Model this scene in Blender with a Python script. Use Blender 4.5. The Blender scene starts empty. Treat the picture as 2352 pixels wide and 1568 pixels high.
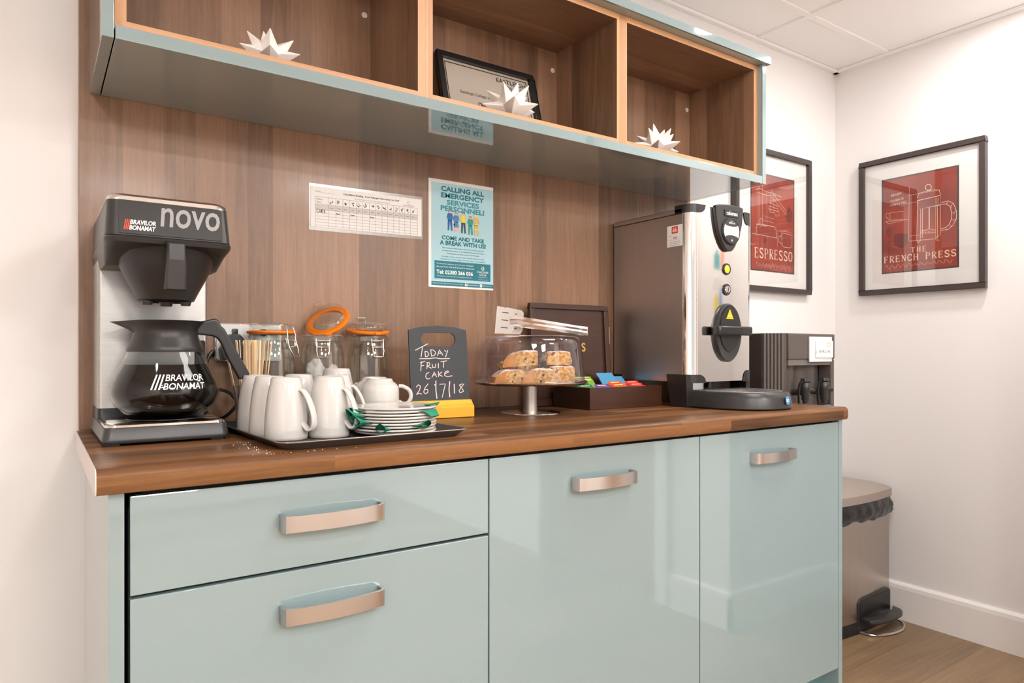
import bpy, bmesh, math, random
from mathutils import Matrix, Vector, noise
C = bpy.context.scene
COL = C.collection
R = math.radians
PI = math.pi

# ------------------------------------------------------------------ camera
cd = bpy.data.cameras.new('camera')
cam = bpy.data.objects.new('camera', cd); COL.objects.link(cam)
cam.location = (0, 0, 1.07)
cam.rotation_euler = (R(90), 0, -0.6045)
cd.sensor_width = 36.0
cd.lens = 36.0 * 1581 / 2352
cd.shift_y = 22.5 / 2352
cd.clip_start = 0.02
C.camera = cam

# ------------------------------------------------------------------ world, lamps, exposure
w = bpy.data.worlds.new('daylight'); C.world = w; w.use_nodes = True
bg = w.node_tree.nodes['Background']
bg.inputs[0].default_value = (0.93, 0.97, 1.0, 1); bg.inputs[1].default_value = 0.9
C.view_settings.view_transform = 'Standard'; C.view_settings.look = 'None'
C.view_settings.exposure = -0.2; C.view_settings.gamma = 1.0
C.view_settings.use_curve_mapping = False
C.cycles.use_denoising = True
C.cycles.max_bounces = 14; C.cycles.diffuse_bounces = 6; C.cycles.glossy_bounces = 6
C.cycles.transparent_max_bounces = 24; C.cycles.transmission_bounces = 10
C.cycles.sample_clamp_indirect = 6.0
C.cycles.caustics_reflective = False

def area(name, loc, sx, sy, power, col=(1, 0.95, 0.9), shape='RECTANGLE', spread=180, rot=(0, 0, 0)):
    l = bpy.data.lights.new(name, 'AREA'); l.energy = power; l.color = col
    l.shape = shape; l.size = sx
    if shape in ('RECTANGLE', 'ELLIPSE'): l.size_y = sy
    l.spread = R(spread)
    o = bpy.data.objects.new(name, l); COL.objects.link(o); o.location = loc; o.rotation_euler = rot
    return o
# added soft-fill squares, then the lounge's downlights, all behind or above the camera
LC = (1, 0.972, 0.945)
area('ceiling_fill_light', (1.39, 0.53, 2.265), 0.58, 0.58, 15, LC)
area('ceiling_fill_light', (-0.65, -1.75, 2.265), 0.58, 0.58, 60, LC)
area('ceiling_fill_light', (1.75, -1.75, 2.265), 0.58, 0.58, 66, LC)
area('ceiling_fill_light', (0.55, -2.55, 2.265), 0.58, 0.58, 80, LC)
for x, y, p in ((-0.45, -0.82, 13), (0.6, -0.82, 13), (1.65, -0.82, 13), (2.5, 0.85, 10), (2.05, 0.95, 4), (-0.42, 0.62, 4)):
    area('downlight_lamp', (x, y, 2.268), 0.11, 0.11, p, (1, 0.975, 0.95), 'DISK')
po_ = area('window_portal', (0.3, -2.99, 1.42), 3.2, 1.25, 1, (1, 1, 1), rot=(R(90), 0, 0)); po_.data.cycles.is_portal = True

# ------------------------------------------------------------------ helpers: materials
def lin(c):
    c = c / 255.0
    return c / 12.92 if c <= 0.04045 else ((c + 0.055) / 1.055) ** 2.4
def rgb(c): return (lin(c[0]), lin(c[1]), lin(c[2]), 1)
MATS = {}
def mat(name, col, rough=0.5, metal=0.0, coat=0.0, spec=0.5, bump=0, bscale=200, aniso=0.0, emit=0, trans=0):
    if name in MATS: return MATS[name]
    m = bpy.data.materials.new(name); m.use_nodes = True; MATS[name] = m
    nt = m.node_tree; b = nt.nodes['Principled BSDF']
    b.inputs['Base Color'].default_value = rgb(col); b.inputs['Roughness'].default_value = rough
    b.inputs['Metallic'].default_value = metal; b.inputs['Coat Weight'].default_value = coat
    b.inputs['Coat Roughness'].default_value = 0.03
    b.inputs['Specular IOR Level'].default_value = spec
    b.inputs['Anisotropic'].default_value = aniso
    b.inputs['Transmission Weight'].default_value = trans
    if emit:
        b.inputs['Emission Color'].default_value = rgb(col); b.inputs['Emission Strength'].default_value = emit
    tc = nt.nodes.new('ShaderNodeTexCoord'); no = nt.nodes.new('ShaderNodeTexNoise')
    no.inputs['Scale'].default_value = 25 if metal > .5 else bscale; no.inputs['Detail'].default_value = 3
    nt.links.new(tc.outputs['Object'], no.inputs['Vector'])
    # a slight procedural unevenness of the gloss, plus bump where asked
    mr = nt.nodes.new('ShaderNodeMapRange'); dv = .02 if metal > .5 or rough < .1 else .1; mr.inputs[3].default_value = max(0.0, rough * (1 - dv)); mr.inputs[4].default_value = min(1, rough * (1 + dv))
    nt.links.new(no.outputs['Fac'], mr.inputs[0]); nt.links.new(mr.outputs[0], b.inputs['Roughness'])
    if bump:
        bp = nt.nodes.new('ShaderNodeBump'); bp.inputs['Strength'].default_value = bump; bp.inputs['Distance'].default_value = 0.002
        nt.links.new(no.outputs['Fac'], bp.inputs['Height']); nt.links.new(bp.outputs[0], b.inputs['Normal'])
    return m
def brushed(name, col, rough, stretch, amt=0.12, bump=0.03, var=10):
    m = bpy.data.materials.new(name); m.use_nodes = True; MATS[name] = m
    nt = m.node_tree; b = nt.nodes['Principled BSDF']
    b.inputs['Metallic'].default_value = 1.0
    tc = nt.nodes.new('ShaderNodeTexCoord'); mp = nt.nodes.new('ShaderNodeMapping'); no = nt.nodes.new('ShaderNodeTexNoise')
    mp.inputs['Scale'].default_value = stretch; no.inputs['Scale'].default_value = 1; no.inputs['Detail'].default_value = 4
    nt.links.new(tc.outputs['Object'], mp.inputs[0]); nt.links.new(mp.outputs[0], no.inputs['Vector'])
    cr = nt.nodes.new('ShaderNodeValToRGB')
    k = [max(0, x - var) for x in col]
    cr.color_ramp.elements[0].position = 0.3; cr.color_ramp.elements[0].color = rgb(k)
    cr.color_ramp.elements[1].position = 0.7; cr.color_ramp.elements[1].color = rgb(col)
    nt.links.new(no.outputs['Fac'], cr.inputs[0]); nt.links.new(cr.outputs[0], b.inputs['Base Color'])
    mr = nt.nodes.new('ShaderNodeMapRange'); mr.inputs[3].default_value = rough - amt / 2; mr.inputs[4].default_value = rough + amt / 2
    nt.links.new(no.outputs['Fac'], mr.inputs[0]); nt.links.new(mr.outputs[0], b.inputs['Roughness'])
    bp = nt.nodes.new('ShaderNodeBump'); bp.inputs['Strength'].default_value = bump; bp.inputs['Distance'].default_value = 0.001
    nt.links.new(no.outputs['Fac'], bp.inputs['Height']); nt.links.new(bp.outputs[0], b.inputs['Normal'])
    return m
def clear(name, tint=(250, 250, 250), edge=0.9, base=0.045, rough=0.01, power=4.0):
    m = bpy.data.materials.new(name); m.use_nodes = True; MATS[name] = m
    nt = m.node_tree; nt.nodes.remove(nt.nodes['Principled BSDF']); out = nt.nodes['Material Output']
    tr = nt.nodes.new('ShaderNodeBsdfTransparent'); tr.inputs[0].default_value = rgb(tint)
    gl = nt.nodes.new('ShaderNodeBsdfGlossy'); gl.inputs['Roughness'].default_value = rough; gl.inputs[0].default_value = (1, 1, 1, 1)
    lw = nt.nodes.new('ShaderNodeLayerWeight'); lw.inputs[0].default_value = 0.5
    po = nt.nodes.new('ShaderNodeMath'); po.operation = 'POWER'; po.inputs[1].default_value = power
    ma = nt.nodes.new('ShaderNodeMath'); ma.operation = 'MULTIPLY_ADD'; ma.inputs[1].default_value = edge; ma.inputs[2].default_value = base
    mx = nt.nodes.new('ShaderNodeMixShader')
    nt.links.new(lw.outputs['Facing'], po.inputs[0]); nt.links.new(po.outputs[0], ma.inputs[0]); nt.links.new(ma.outputs[0], mx.inputs[0])
    nt.links.new(tr.outputs[0], mx.inputs[1]); nt.links.new(gl.outputs[0], mx.inputs[2]); nt.links.new(mx.outputs[0], out.inputs[0])
    return m
def wood(name, tones, across, along, strip, length=0.0, rough=0.4, coat=0.0, grain=0.35, irregular=True, fine=260, figure=0.35, seam=0.0, spec=0.5):
    """strips of timber: tone per strip (or per block), long streaky grain, soft figure"""
    m = bpy.data.materials.new(name); m.use_nodes = True; MATS[name] = m
    nt = m.node_tree; b = nt.nodes['Principled BSDF']; L = nt.links.new
    def N(t, **k):
        n = nt.nodes.new(t)
        for a, v in k.items(): setattr(n, a, v)
        return n
    def M(op, a, b_=None, c=None):
        n = N('ShaderNodeMath', operation=op)
        for i, v in enumerate((a, b_, c)):
            if v is None: continue
            if isinstance(v, (int, float)): n.inputs[i].default_value = v
            else: L(v, n.inputs[i])
        return n.outputs[0]
    tc = N('ShaderNodeTexCoord')
    def dot(v):
        n = N('ShaderNodeVectorMath', operation='DOT_PRODUCT'); L(tc.outputs['Object'], n.inputs[0]); n.inputs[1].default_value = v
        return n.outputs['Value']
    a, l = dot(across), dot(along)
    if irregular:
        vo = N('ShaderNodeTexVoronoi', voronoi_dimensions='1D'); vo.inputs['Scale'].default_value = 1
        L(M('DIVIDE', a, strip), vo.inputs['W'])
        sp = N('ShaderNodeSeparateColor'); L(vo.outputs['Color'], sp.inputs[0]); cell = sp.outputs[0]
    else:
        row = M('FLOOR', M('DIVIDE', a, strip))
        wn = N('ShaderNodeTexWhiteNoise', noise_dimensions='1D'); L(row, wn.inputs['W'])
        blk = M('FLOOR', M('DIVIDE', M('ADD', l, M('MULTIPLY', wn.outputs['Value'], 7.3)), length))
        cb = N('ShaderNodeCombineXYZ'); L(row, cb.inputs[0]); L(blk, cb.inputs[1])
        w2 = N('ShaderNodeTexWhiteNoise', noise_dimensions='3D'); L(cb.outputs[0], w2.inputs['Vector']); cell = w2.outputs['Value']
    def nz(sa, sl, detail, dist=0.0):
        cv = N('ShaderNodeCombineXYZ'); L(M('MULTIPLY', a, sa), cv.inputs[0]); L(M('MULTIPLY', l, sl), cv.inputs[1]); L(M('MULTIPLY', cell, 37.0), cv.inputs[2])
        n = N('ShaderNodeTexNoise'); n.inputs['Scale'].default_value = 1; n.inputs['Detail'].default_value = detail
        n.inputs['Distortion'].default_value = dist; L(cv.outputs[0], n.inputs['Vector']); return n.outputs['Fac']
    g1 = nz(fine, fine * 0.03, 3); g2 = nz(fine * 0.16, fine * 0.012, 4, 1.2); g3 = nz(fine * 0.6, fine * 0.25, 2)
    cr = N('ShaderNodeValToRGB'); e = cr.color_ramp.elements
    while len(e) < len(tones): e.new(0.5)
    for i, t in enumerate(tones): e[i].position = i / (len(tones) - 1); e[i].color = rgb(t)
    k = M('ADD', M('MULTIPLY', cell, 1 - figure), M('MULTIPLY', g2, figure)); L(k, cr.inputs[0])
    f = M('ADD', M('MULTIPLY', M('SUBTRACT', g1, 0.5), grain), M('MULTIPLY', M('SUBTRACT', g3, 0.5), grain * 0.4))
    f = M('ADD', f, 1.0)
    if seam and not irregular:
        fr = M('FRACT', M('DIVIDE', a, strip)); d = M('MINIMUM', fr, M('SUBTRACT', 1.0, fr))
        f = M('MULTIPLY', f, M('ADD', 1 - seam, M('MULTIPLY', M('GREATER_THAN', d, 0.008), seam)))
    vm = N('ShaderNodeVectorMath', operation='SCALE'); L(cr.outputs[0], vm.inputs[0]); L(f, vm.inputs['Scale'])
    L(vm.outputs[0], b.inputs['Base Color'])
    b.inputs['Roughness'].default_value = rough; b.inputs['Coat Weight'].default_value = coat; b.inputs['Coat Roughness'].default_value = 0.12
    b.inputs['Specular IOR Level'].default_value = spec
    bp = N('ShaderNodeBump'); bp.inputs['Strength'].default_value = 0.06; bp.inputs['Distance'].default_value = 0.0006
    L(g1, bp.inputs['Height']); L(bp.outputs[0], b.inputs['Normal'])
    return m

# ------------------------------------------------------------------ helpers: meshes
class B:
    """collects shapes into one mesh; .mi is the material slot new faces get"""
    def __init__(s): s.bm = bmesh.new(); s.mi = 0
    def _f(s, vs):
        try: f = s.bm.faces.new(vs); f.material_index = s.mi; return f
        except ValueError: return None
    def box(s, x0, x1, y0, y1, z0, z1, M=None):
        p = [(x, y, z) for z in (z0, z1) for y in (y0, y1) for x in (x0, x1)]
        v = [s.bm.verts.new(M @ Vector(q) if M else q) for q in p]
        for q in ((0, 2, 3, 1), (4, 5, 7, 6), (0, 1, 5, 4), (2, 6, 7, 3), (0, 4, 6, 2), (1, 3, 7, 5)): s._f([v[i] for i in q])
        return s
    def loft(s, secs, cap=True, closed=True):
        rows = [[s.bm.verts.new(p) for p in sec] for sec in secs]
        n = len(rows[0])
        for a, b in zip(rows, rows[1:]):
            for i in range(n if closed else n - 1): s._f([a[i], a[(i + 1) % n], b[(i + 1) % n], b[i]])
        if cap: s._f(rows[0][::-1]); s._f(rows[-1])
        return s
    def prism(s, pts, d, M=None):
        """outline in local xy, extruded along local z from 0 to d"""
        M = M or Matrix()
        return s.loft([[M @ Vector((x, y, 0)) for x, y in pts], [M @ Vector((x, y, d)) for x, y in pts]])
    def lathe(s, prof, c=(0, 0, 0), seg=48, M=None, cap=False, a0=0.0, a1=2 * PI):
        full = a1 - a0 > 6.28; rows = []
        for r, z in prof:
            row = []
            for i in range(seg if full else seg + 1):
                t = a0 + (a1 - a0) * i / seg; p = Vector((c[0] + r * math.cos(t), c[1] + r * math.sin(t), c[2] + z))
                row.append(s.bm.verts.new(M @ p if M else p))
            rows.append(row)
        n = len(rows[0])
        for a, b in zip(rows, rows[1:]):
            for i in range(n if full else n - 1): s._f([a[i], a[(i + 1) % n], b[(i + 1) % n], b[i]])
        if cap: s._f(rows[0][::-1]); s._f(rows[-1])
        return s
    def tube(s, pts, r, seg=10, closed=False, cap=True):
        pts = [Vector(p) for p in pts]; n = len(pts); rows = []
        rr = r if isinstance(r, (list, tuple)) else [r] * n
        up = None
        for i, p in enumerate(pts):
            a = pts[i - 1] if (i or closed) else p; b = pts[(i + 1) % n] if (i < n - 1 or closed) else p
            t = (b - a).normalized()
            if up is None:
                up = Vector((0, 0, 1)) if abs(t.z) < 0.9 else Vector((1, 0, 0))
            x = t.cross(up)
            if x.length < 1e-6: x = t.cross(Vector((0.3, 1, 0.2)))
            x.normalize(); up = x.cross(t).normalized()
            rows.append([s.bm.verts.new(p + (x * math.cos(2 * PI * k / seg) + up * math.sin(2 * PI * k / seg)) * rr[i]) for k in range(seg)])
        prs = list(zip(rows, rows[1:])) + ([(rows[-1], rows[0])] if closed else [])
        for a, b in prs:
            for i in range(seg): s._f([a[i], b[i], b[(i + 1) % seg], a[(i + 1) % seg]])
        if cap and not closed: s._f(rows[0]); s._f(rows[-1][::-1])
        return s
    def ribbon(s, pts, wd, M=None, z=0.0):
        """a flat stroke of ink, chalk or tape along a 2-D polyline"""
        M = M or Matrix(); P = [Vector((p[0], p[1])) for p in pts]; n = len(P); L_, R_ = [], []
        for i in range(n):
            a = P[max(0, i - 1)]; b = P[min(n - 1, i + 1)]; t = (b - a)
            if t.length < 1e-9: t = Vector((1, 0))
            t.normalize(); q = Vector((-t.y, t.x)) * wd / 2
            e = Vector((0, 0))
            L_.append(s.bm.verts.new(M @ Vector((P[i].x + q.x, P[i].y + q.y, z)))); R_.append(s.bm.verts.new(M @ Vector((P[i].x - q.x, P[i].y - q.y, z))))
        for i in range(n - 1): s._f([R_[i], R_[i + 1], L_[i + 1], L_[i]])
        return s
    def poly(s, pts, M=None, z=0.0):
        M = M or Matrix(); s._f([s.bm.verts.new(M @ Vector((p[0], p[1], z))) for p in pts]); return s
    def rect(s, x0, x1, y0, y1, M=None, z=0.0): return s.poly([(x0, y0), (x1, y0), (x1, y1), (x0, y1)], M, z)
    def text(s, t, x0, x1, y0, y1, M=None, z=0.0, bold=0.0, shear=0.0, keep=False, fn=None):
        """lettering fitted to a rectangle in local xy"""
        if bold > .015 and not fn:
            d_ = (y1 - y0) * (bold - .012) * 1.3
            for k_, q_ in ((-1, 0), (1, 0), (0, -1), (0, 1)): s.text(t, x0 + k_ * d_, x1 + k_ * d_, y0 + q_ * d_, y1 + q_ * d_, M, z + .00002 * (k_ + q_ * 2 + 3), .012, shear, keep)
            return s
        cu = bpy.data.curves.new('t', 'FONT'); cu.body = t; cu.size = 1; cu.offset = bold; cu.shear = shear; cu.resolution_u = 3
        o = bpy.data.objects.new('t', cu); me = o.to_mesh()
        if len(me.vertices):
            X = [v.co.x for v in me.vertices]; Y = [v.co.y for v in me.vertices]
            ax, bx, ay, by = min(X), max(X), min(Y), max(Y)
            sx = (x1 - x0) / max(1e-6, bx - ax); sy = (y1 - y0) / max(1e-6, by - ay)
            if keep: sx = sy = min(sx, sy)
            M = M or Matrix(); vs = []
            for v in me.vertices:
                p = (x0 + (v.co.x - ax) * sx, y0 + (v.co.y - ay) * sy)
                vs.append(s.bm.verts.new(fn(*p) if fn else M @ Vector((p[0], p[1], z))))
            for p in me.polygons: s._f([vs[i] for i in p.vertices])
        o.to_mesh_clear(); bpy.data.objects.remove(o); bpy.data.curves.remove(cu)
        return s
    def ball(s, c, r, seg=12, sc=(1, 1, 1)):
        return s.lathe([(max(1e-4, r * math.sin(PI * i / (seg // 2))) * 1.0, -r * math.cos(PI * i / (seg // 2)) * sc[2]) for i in range(seg // 2 + 1)], c, seg)
def rr(x0, x1, y0, y1, r, n=6):
    o = []
    for cx, cy, a in ((x1 - r, y0 + r, -90), (x1 - r, y1 - r, 0), (x0 + r, y1 - r, 90), (x0 + r, y0 + r, 180)):
        for i in range(n + 1):
            t = R(a + 90 * i / n); o.append((cx + r * math.cos(t), cy + r * math.sin(t)))
    return o
def ell(cx, cy, a, b, n=32): return [(cx + a * math.cos(2 * PI * i / n), cy + b * math.sin(2 * PI * i / n)) for i in range(n)]
def sec(o, z): return [(x, y, z) for x, y in o]
def arc(cx, cy, rx, ry, a0, a1, n=12): return [(cx + rx * math.cos(R(a0 + (a1 - a0) * i / n)), cy + ry * math.sin(R(a0 + (a1 - a0) * i / n))) for i in range(n + 1)]
def FR(o, U, V):
    """matrix that lays local x,y,z on U,V,UxV at o"""
    U, V = Vector(U).normalized(), Vector(V).normalized(); N_ = U.cross(V); o = Vector(o)
    return Matrix(((U.x, V.x, N_.x, o.x), (U.y, V.y, N_.y, o.y), (U.z, V.z, N_.z, o.z), (0, 0, 0, 1)))
def top_of(o):
    while o.parent: o = o.parent
    return o
def obj(name, b, m, parent=None, local=False, smooth=False, bevel=0.0, seg=2, ang=32, label=None):
    """link one mesh object; shapes are given in room coordinates unless local"""
    bm = b.bm
    bmesh.ops.remove_doubles(bm, verts=bm.verts, dist=1e-6)
    if bevel:
        es = [e for e in bm.edges if len(e.link_faces) == 2 and e.calc_face_angle(0) > R(ang)]
        bmesh.ops.bevel(bm, geom=es, offset=bevel, segments=seg, affect='EDGES', profile=0.6, clamp_overlap=True)
    if smooth or bevel:
        for f in bm.faces: f.smooth = smooth or f.calc_area() < 4e-4   # broad flat faces stay flat beside their bevels
        for e in bm.edges: e.smooth = not (len(e.link_faces) == 2 and e.calc_face_angle(0) > R(ang))
    if parent and not local:
        t = top_of(parent); M = Matrix.Translation(t.location) @ t.rotation_euler.to_matrix().to_4x4()
        bm.transform(M.inverted())
    me = bpy.data.meshes.new(name); bm.to_mesh(me); bm.free()
    for x in (m if isinstance(m, (list, tuple)) else [m]): me.materials.append(x)
    o = bpy.data.objects.new(name, me); COL.objects.link(o)
    if parent: o.parent = parent
    if label: o['label'] = label
    return o
def tag(o, label, cat, group=None):
    o['label'] = label; o['category'] = cat
    if group: o['group'] = group
    return o
def thing(name, label, cat, loc=(0, 0, 0), rz=0.0, group=None):
    o = bpy.data.objects.new(name, None); COL.objects.link(o); o.empty_display_size = 0.05
    o.location = loc; o.rotation_euler = (0, 0, rz)
    return tag(o, label, cat, group)
def struct(name, b, m, **k):
    o = obj(name, b, m, **k); o['kind'] = 'structure'; return o
def dup(root, loc, rz=0.0, label=None, scale=1.0, rot=None):
    r = root.copy(); COL.objects.link(r); r.location = loc; r.rotation_euler = rot or (0, 0, rz); r.scale = (scale,) * 3
    if label: r['label'] = label
    for ch in list(root.children):
        c = ch.copy(); COL.objects.link(c); c.parent = r
        for g in ch.children:
            d = g.copy(); COL.objects.link(d); d.parent = c
    return r

# ------------------------------------------------------------------ materials
WALL = mat('wall_paint', (233, 230, 229), 0.75, bump=0.05, bscale=300)
CEIL = mat('ceiling_tile', (246, 243, 241), 0.9, bump=0.1, bscale=600)
WHITE_GLOSS = mat('white_gloss_paint', (238, 234, 232), 0.25)
BLUE = mat('duck_egg_gloss', (134, 154, 157), 0.05, coat=0.9)
BLUE.node_tree.nodes['Principled BSDF'].inputs['Coat IOR'].default_value = 1.62   # high-gloss lacquer
TEAL_DARK = mat('plinth_teal', (88, 122, 124), 0.2)
BLACK = mat('black_plastic', (28, 28, 30), 0.35)
BLACK_SATIN = mat('black_satin_plastic', (34, 32, 31), 0.38, bump=0.02, bscale=900)
CHAR = mat('charcoal_plastic', (46, 45, 45), 0.33, bump=0.02, bscale=900)
DARKGAP = mat('dark_carcass', (38, 30, 27), 0.7)
STEEL = brushed('brushed_steel', (180, 178, 175), 0.34, (3, 3, 900), 0.08, 0.0)
STEEL_V = brushed('brushed_steel_upright', (196, 190, 186), 0.42, (900, 900, 3), 0.08, 0.0)
STEEL_H = mat('brushed_nickel', (196, 192, 190), 0.27, metal=1)
CHROME = mat('polished_steel', (222, 218, 214), 0.09, metal=1)
MIRROR = mat('mirror_steel', (238, 234, 230), 0.07, metal=1)
SHINY = mat('bright_wire', (225, 223, 220), 0.15, metal=1)
PORC = mat('white_porcelain', (203, 200, 196), 0.08, coat=0.5)
PAPER = mat('white_paper', (240, 238, 236), 0.6)
MATT = mat('white_mount', (243, 240, 237), 0.7)
PLASTER = mat('white_ceramic_matt', (240, 234, 230), 0.5)
JUGGLASS = clear('jug_glass', (246, 248, 247), 0.9, 0.035, 0.01, 5.0)
GLASS = clear('clear_glass', (248, 250, 249), 0.9, 0.05, 0.01, 3.0)
DOME = clear('clear_acrylic', (244, 242, 248), 0.8, 0.06, 0.01, 3.0)
GLAZE = clear('picture_glazing', (253, 253, 253), 0.9, 0.06, 0.005, 4.0)
ORANGE = mat('orange_rubber', (244, 128, 10), 0.45)
WALNUT_T = ((88, 62, 47), (124, 93, 71), (150, 115, 90), (112, 83, 62), (168, 131, 104))
WALNUT = wood('walnut_panel', WALNUT_T, (1, 1, 0), (0, 0, 1), 0.062, rough=0.36, coat=0.1, figure=0.3, grain=0.5)
WALNUT_H = wood('walnut_board', WALNUT_T, (0, 1, 0), (1, 0, 0), 0.055, rough=0.38, coat=0.12)
WALNUT_E = wood('walnut_edging', ((176, 128, 88), (196, 148, 106), (206, 158, 116)), (0, 1, 1), (1, 0, 0), 0.03, rough=0.4)
WALNUT_EV = wood('walnut_edging_upright', ((176, 128, 88), (196, 148, 106), (206, 158, 116)), (1, 1, 0), (0, 0, 1), 0.03, rough=0.4)
TOPWOOD = wood('butcher_block', ((60, 41, 29), (104, 71, 47), (136, 94, 60), (80, 55, 38), (166, 118, 74)), (0, 1, 1), (1, 0, 0), 0.036, length=0.5, rough=0.3, coat=0.0, irregular=False, grain=0.45, figure=0.25, spec=0.16)
FLOORW = wood('oak_plank', ((96, 76, 56), (136, 110, 82), (166, 138, 106)), (0, 1, 0), (1, 0, 0), 0.18, length=1.2, rough=0.4, irregular=False, grain=0.55, fine=110, figure=0.7, seam=0.35)
DARKWOOD = wood('dark_mahogany', ((44, 24, 16), (60, 34, 22), (74, 42, 26)), (0, 0, 1), (1, 0.3, 0), 0.2, rough=0.32, coat=0.2, grain=0.3, figure=0.9)
STICK = wood('birch_stick', ((228, 198, 156), (240, 216, 180)), (1, 1, 0), (0, 0, 1), 0.02, rough=0.65, grain=0.2)
YELLOW = wood('yellow_stained_pine', ((226, 164, 36), (238, 184, 60)), (0, 1, 1), (1, 0, 0), 0.05, rough=0.45, grain=0.15)
INK = mat('black_ink', (40, 38, 38), 0.6)
GREYINK = mat('grey_ink', (120, 116, 116), 0.6)
PALEINK = mat('pale_grey_ink', (212, 206, 206), 0.6)
WHITEINK = mat('white_ink', (242, 242, 240), 0.5)
NOVO = mat('silver_grey_print', (150, 150, 150), 0.45)
REDINK = mat('red_orange_ink', (226, 70, 40), 0.5)
TEAL = mat('teal_ink', (0, 112, 128), 0.5)
TEAL2 = mat('mid_teal_ink', (40, 140, 156), 0.5)
SKYB = mat('pale_blue_ink', (168, 208, 218), 0.5)
CHALK = mat('white_chalk', (226, 206, 202), 0.9)
SLATE = mat('blackboard', (52, 56, 60), 0.65, bump=0.03, bscale=60)
BRICK = mat('brick_red_print', (160, 52, 38), 0.5)
CREAM = mat('cream_line', (240, 214, 190), 0.5)
FRAMEB = mat('brown_black_frame', (66, 56, 54), 0.35)
FRAMEK = mat('black_frame', (30, 28, 29), 0.3)
CERT = mat('cream_certificate', (206, 194, 178), 0.55)
GREEN = mat('green_paper_napkin', (30, 128, 100), 0.8, bump=0.1, bscale=500)
GOLD = mat('gold_leaf_letter', (214, 178, 100), 0.35, metal=0.6)
COFFEE = mat('black_coffee', (10, 6, 4), 0.06, spec=0.2)

# ------------------------------------------------------------------ the room
XR, YB, ZC, XL, YF = 2.85, 1.66, 2.28, -1.6, -3.0
b = B().box(XL - .1, XR + .1, YF - .1, YB + .1, -.06, 0); struct('floor', b, FLOORW)
b = B().box(XL - .1, XR + .1, YF - .1, YB + .1, ZC, ZC + .06)
for x in (2.29, 1.69, 1.09, .49, -.11, -.71, -1.31): b.box(x - .012, x + .012, YF, YB, ZC - .006, ZC + .001)
for y in (1.43, .83, .23, -.37, -.97, -1.57, -2.17, -2.77): b.box(XL, XR, y - .012, y + .012, ZC - .0055, ZC + .001)
struct('ceiling', b, CEIL)
for x0, x1, y0, y1, n in ((XL, XR, YB - .02, YB, 'trim_1'), (XR - .02, XR, .5, YB, 'trim_2')):
    struct(n, B().box(x0, x1, y0, y1, ZC - .012, ZC - .001), CEIL)
struct('wall_back', B().box(XL - .1, XR + .1, YB, YB + .1, 0, ZC), WALL)
struct('wall_right', B().box(XR, XR + .1, .3, YB, 0, ZC), WALL)
struct('wall_left', B().box(XL - .1, XL, YF, YB, 0, ZC), WALL)
# short return wall beyond the frame and the passage wall with its door
b = B().box(2.19, XR + .1, .2, .5, 0, ZC).box(2.19, 2.3, -.68, .2, 2.03, ZC).box(2.19, 2.3, YF, -.68, 0, ZC)
struct('wall_passage', b, WALL)
b = B()
b.box(2.165, 2.19, .13, .2, 0, 2.1).box(2.165, 2.19, -.75, -.68, 0, 2.1).box(2.165, 2.19, -.75, .2, 2.03, 2.1)
struct('trim_3', b, WHITE_GLOSS, bevel=.006)
d1 = struct('door_1', B().box(2.24, 2.28, -.68, .2, 0.006, 2.03), mat('oak_door', (168, 128, 90), .4))
obj('door_handle', B().tube([(2.24, .12, 1.0), (2.2, .12, 1.0), (2.19, .02, 1.0)], .009), CHROME, d1, local=True, smooth=True)
# front wall of the lounge: one long window
b = B().box(XL, 2.3, YF - .1, YF, 0, .75).box(XL, 2.3, YF - .1, YF, 2.1, ZC).box(XL, -1.35, YF - .1, YF, .75, 2.1).box(1.95, 2.3, YF - .1, YF, .75, 2.1)
struct('wall_front', b, WALL)
b = B()
for x in (-1.35, -.25, .85, 1.9): b.box(x, x + .05, YF - .08, YF - .03, .75, 2.1)
b.box(-1.35, 1.95, YF - .08, YF - .03, .75, .8).box(-1.35, 1.95, YF - .08, YF - .03, 2.05, 2.1)
w1 = struct('window_1', b, WHITE_GLOSS)
obj('window_pane', B().box(-1.3, 1.9, YF - .06, YF - .055, .8, 2.05), GLAZE, w1, local=True)
def skirting(name, p, q, n, h=.145, t=.015):
    """p->q along the wall on the floor, n = direction into the room"""
    p, q, n = Vector(p), Vector(q), Vector(n)
    pr = [(0, 0), (t, 0), (t, h - .022), (t * .85, h - .008), (t * .4, h), (0, h)]
    bb = B().loft([[p + n * a + Vector((0, 0, c)) for a, c in pr], [q + n * a + Vector((0, 0, c)) for a, c in pr]])
    return struct(name, bb, WHITE_GLOSS)
skirting('baseboard_right', (XR, .5, 0), (XR, YB, 0), (-1, 0, 0))
skirting('baseboard_back', (1.93, YB, 0), (XR - .015, YB, 0), (0, -1, 0))
skirting('baseboard_left', (XL, YF, 0), (XL, YB, 0), (1, 0, 0))
skirting('baseboard_return', (2.175, .5, 0), (XR - .015, .5, 0), (0, 1, 0))
skirting('baseboard_passage', (2.19, .2, 0), (2.19, .515, 0), (-1, 0, 0))

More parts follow.
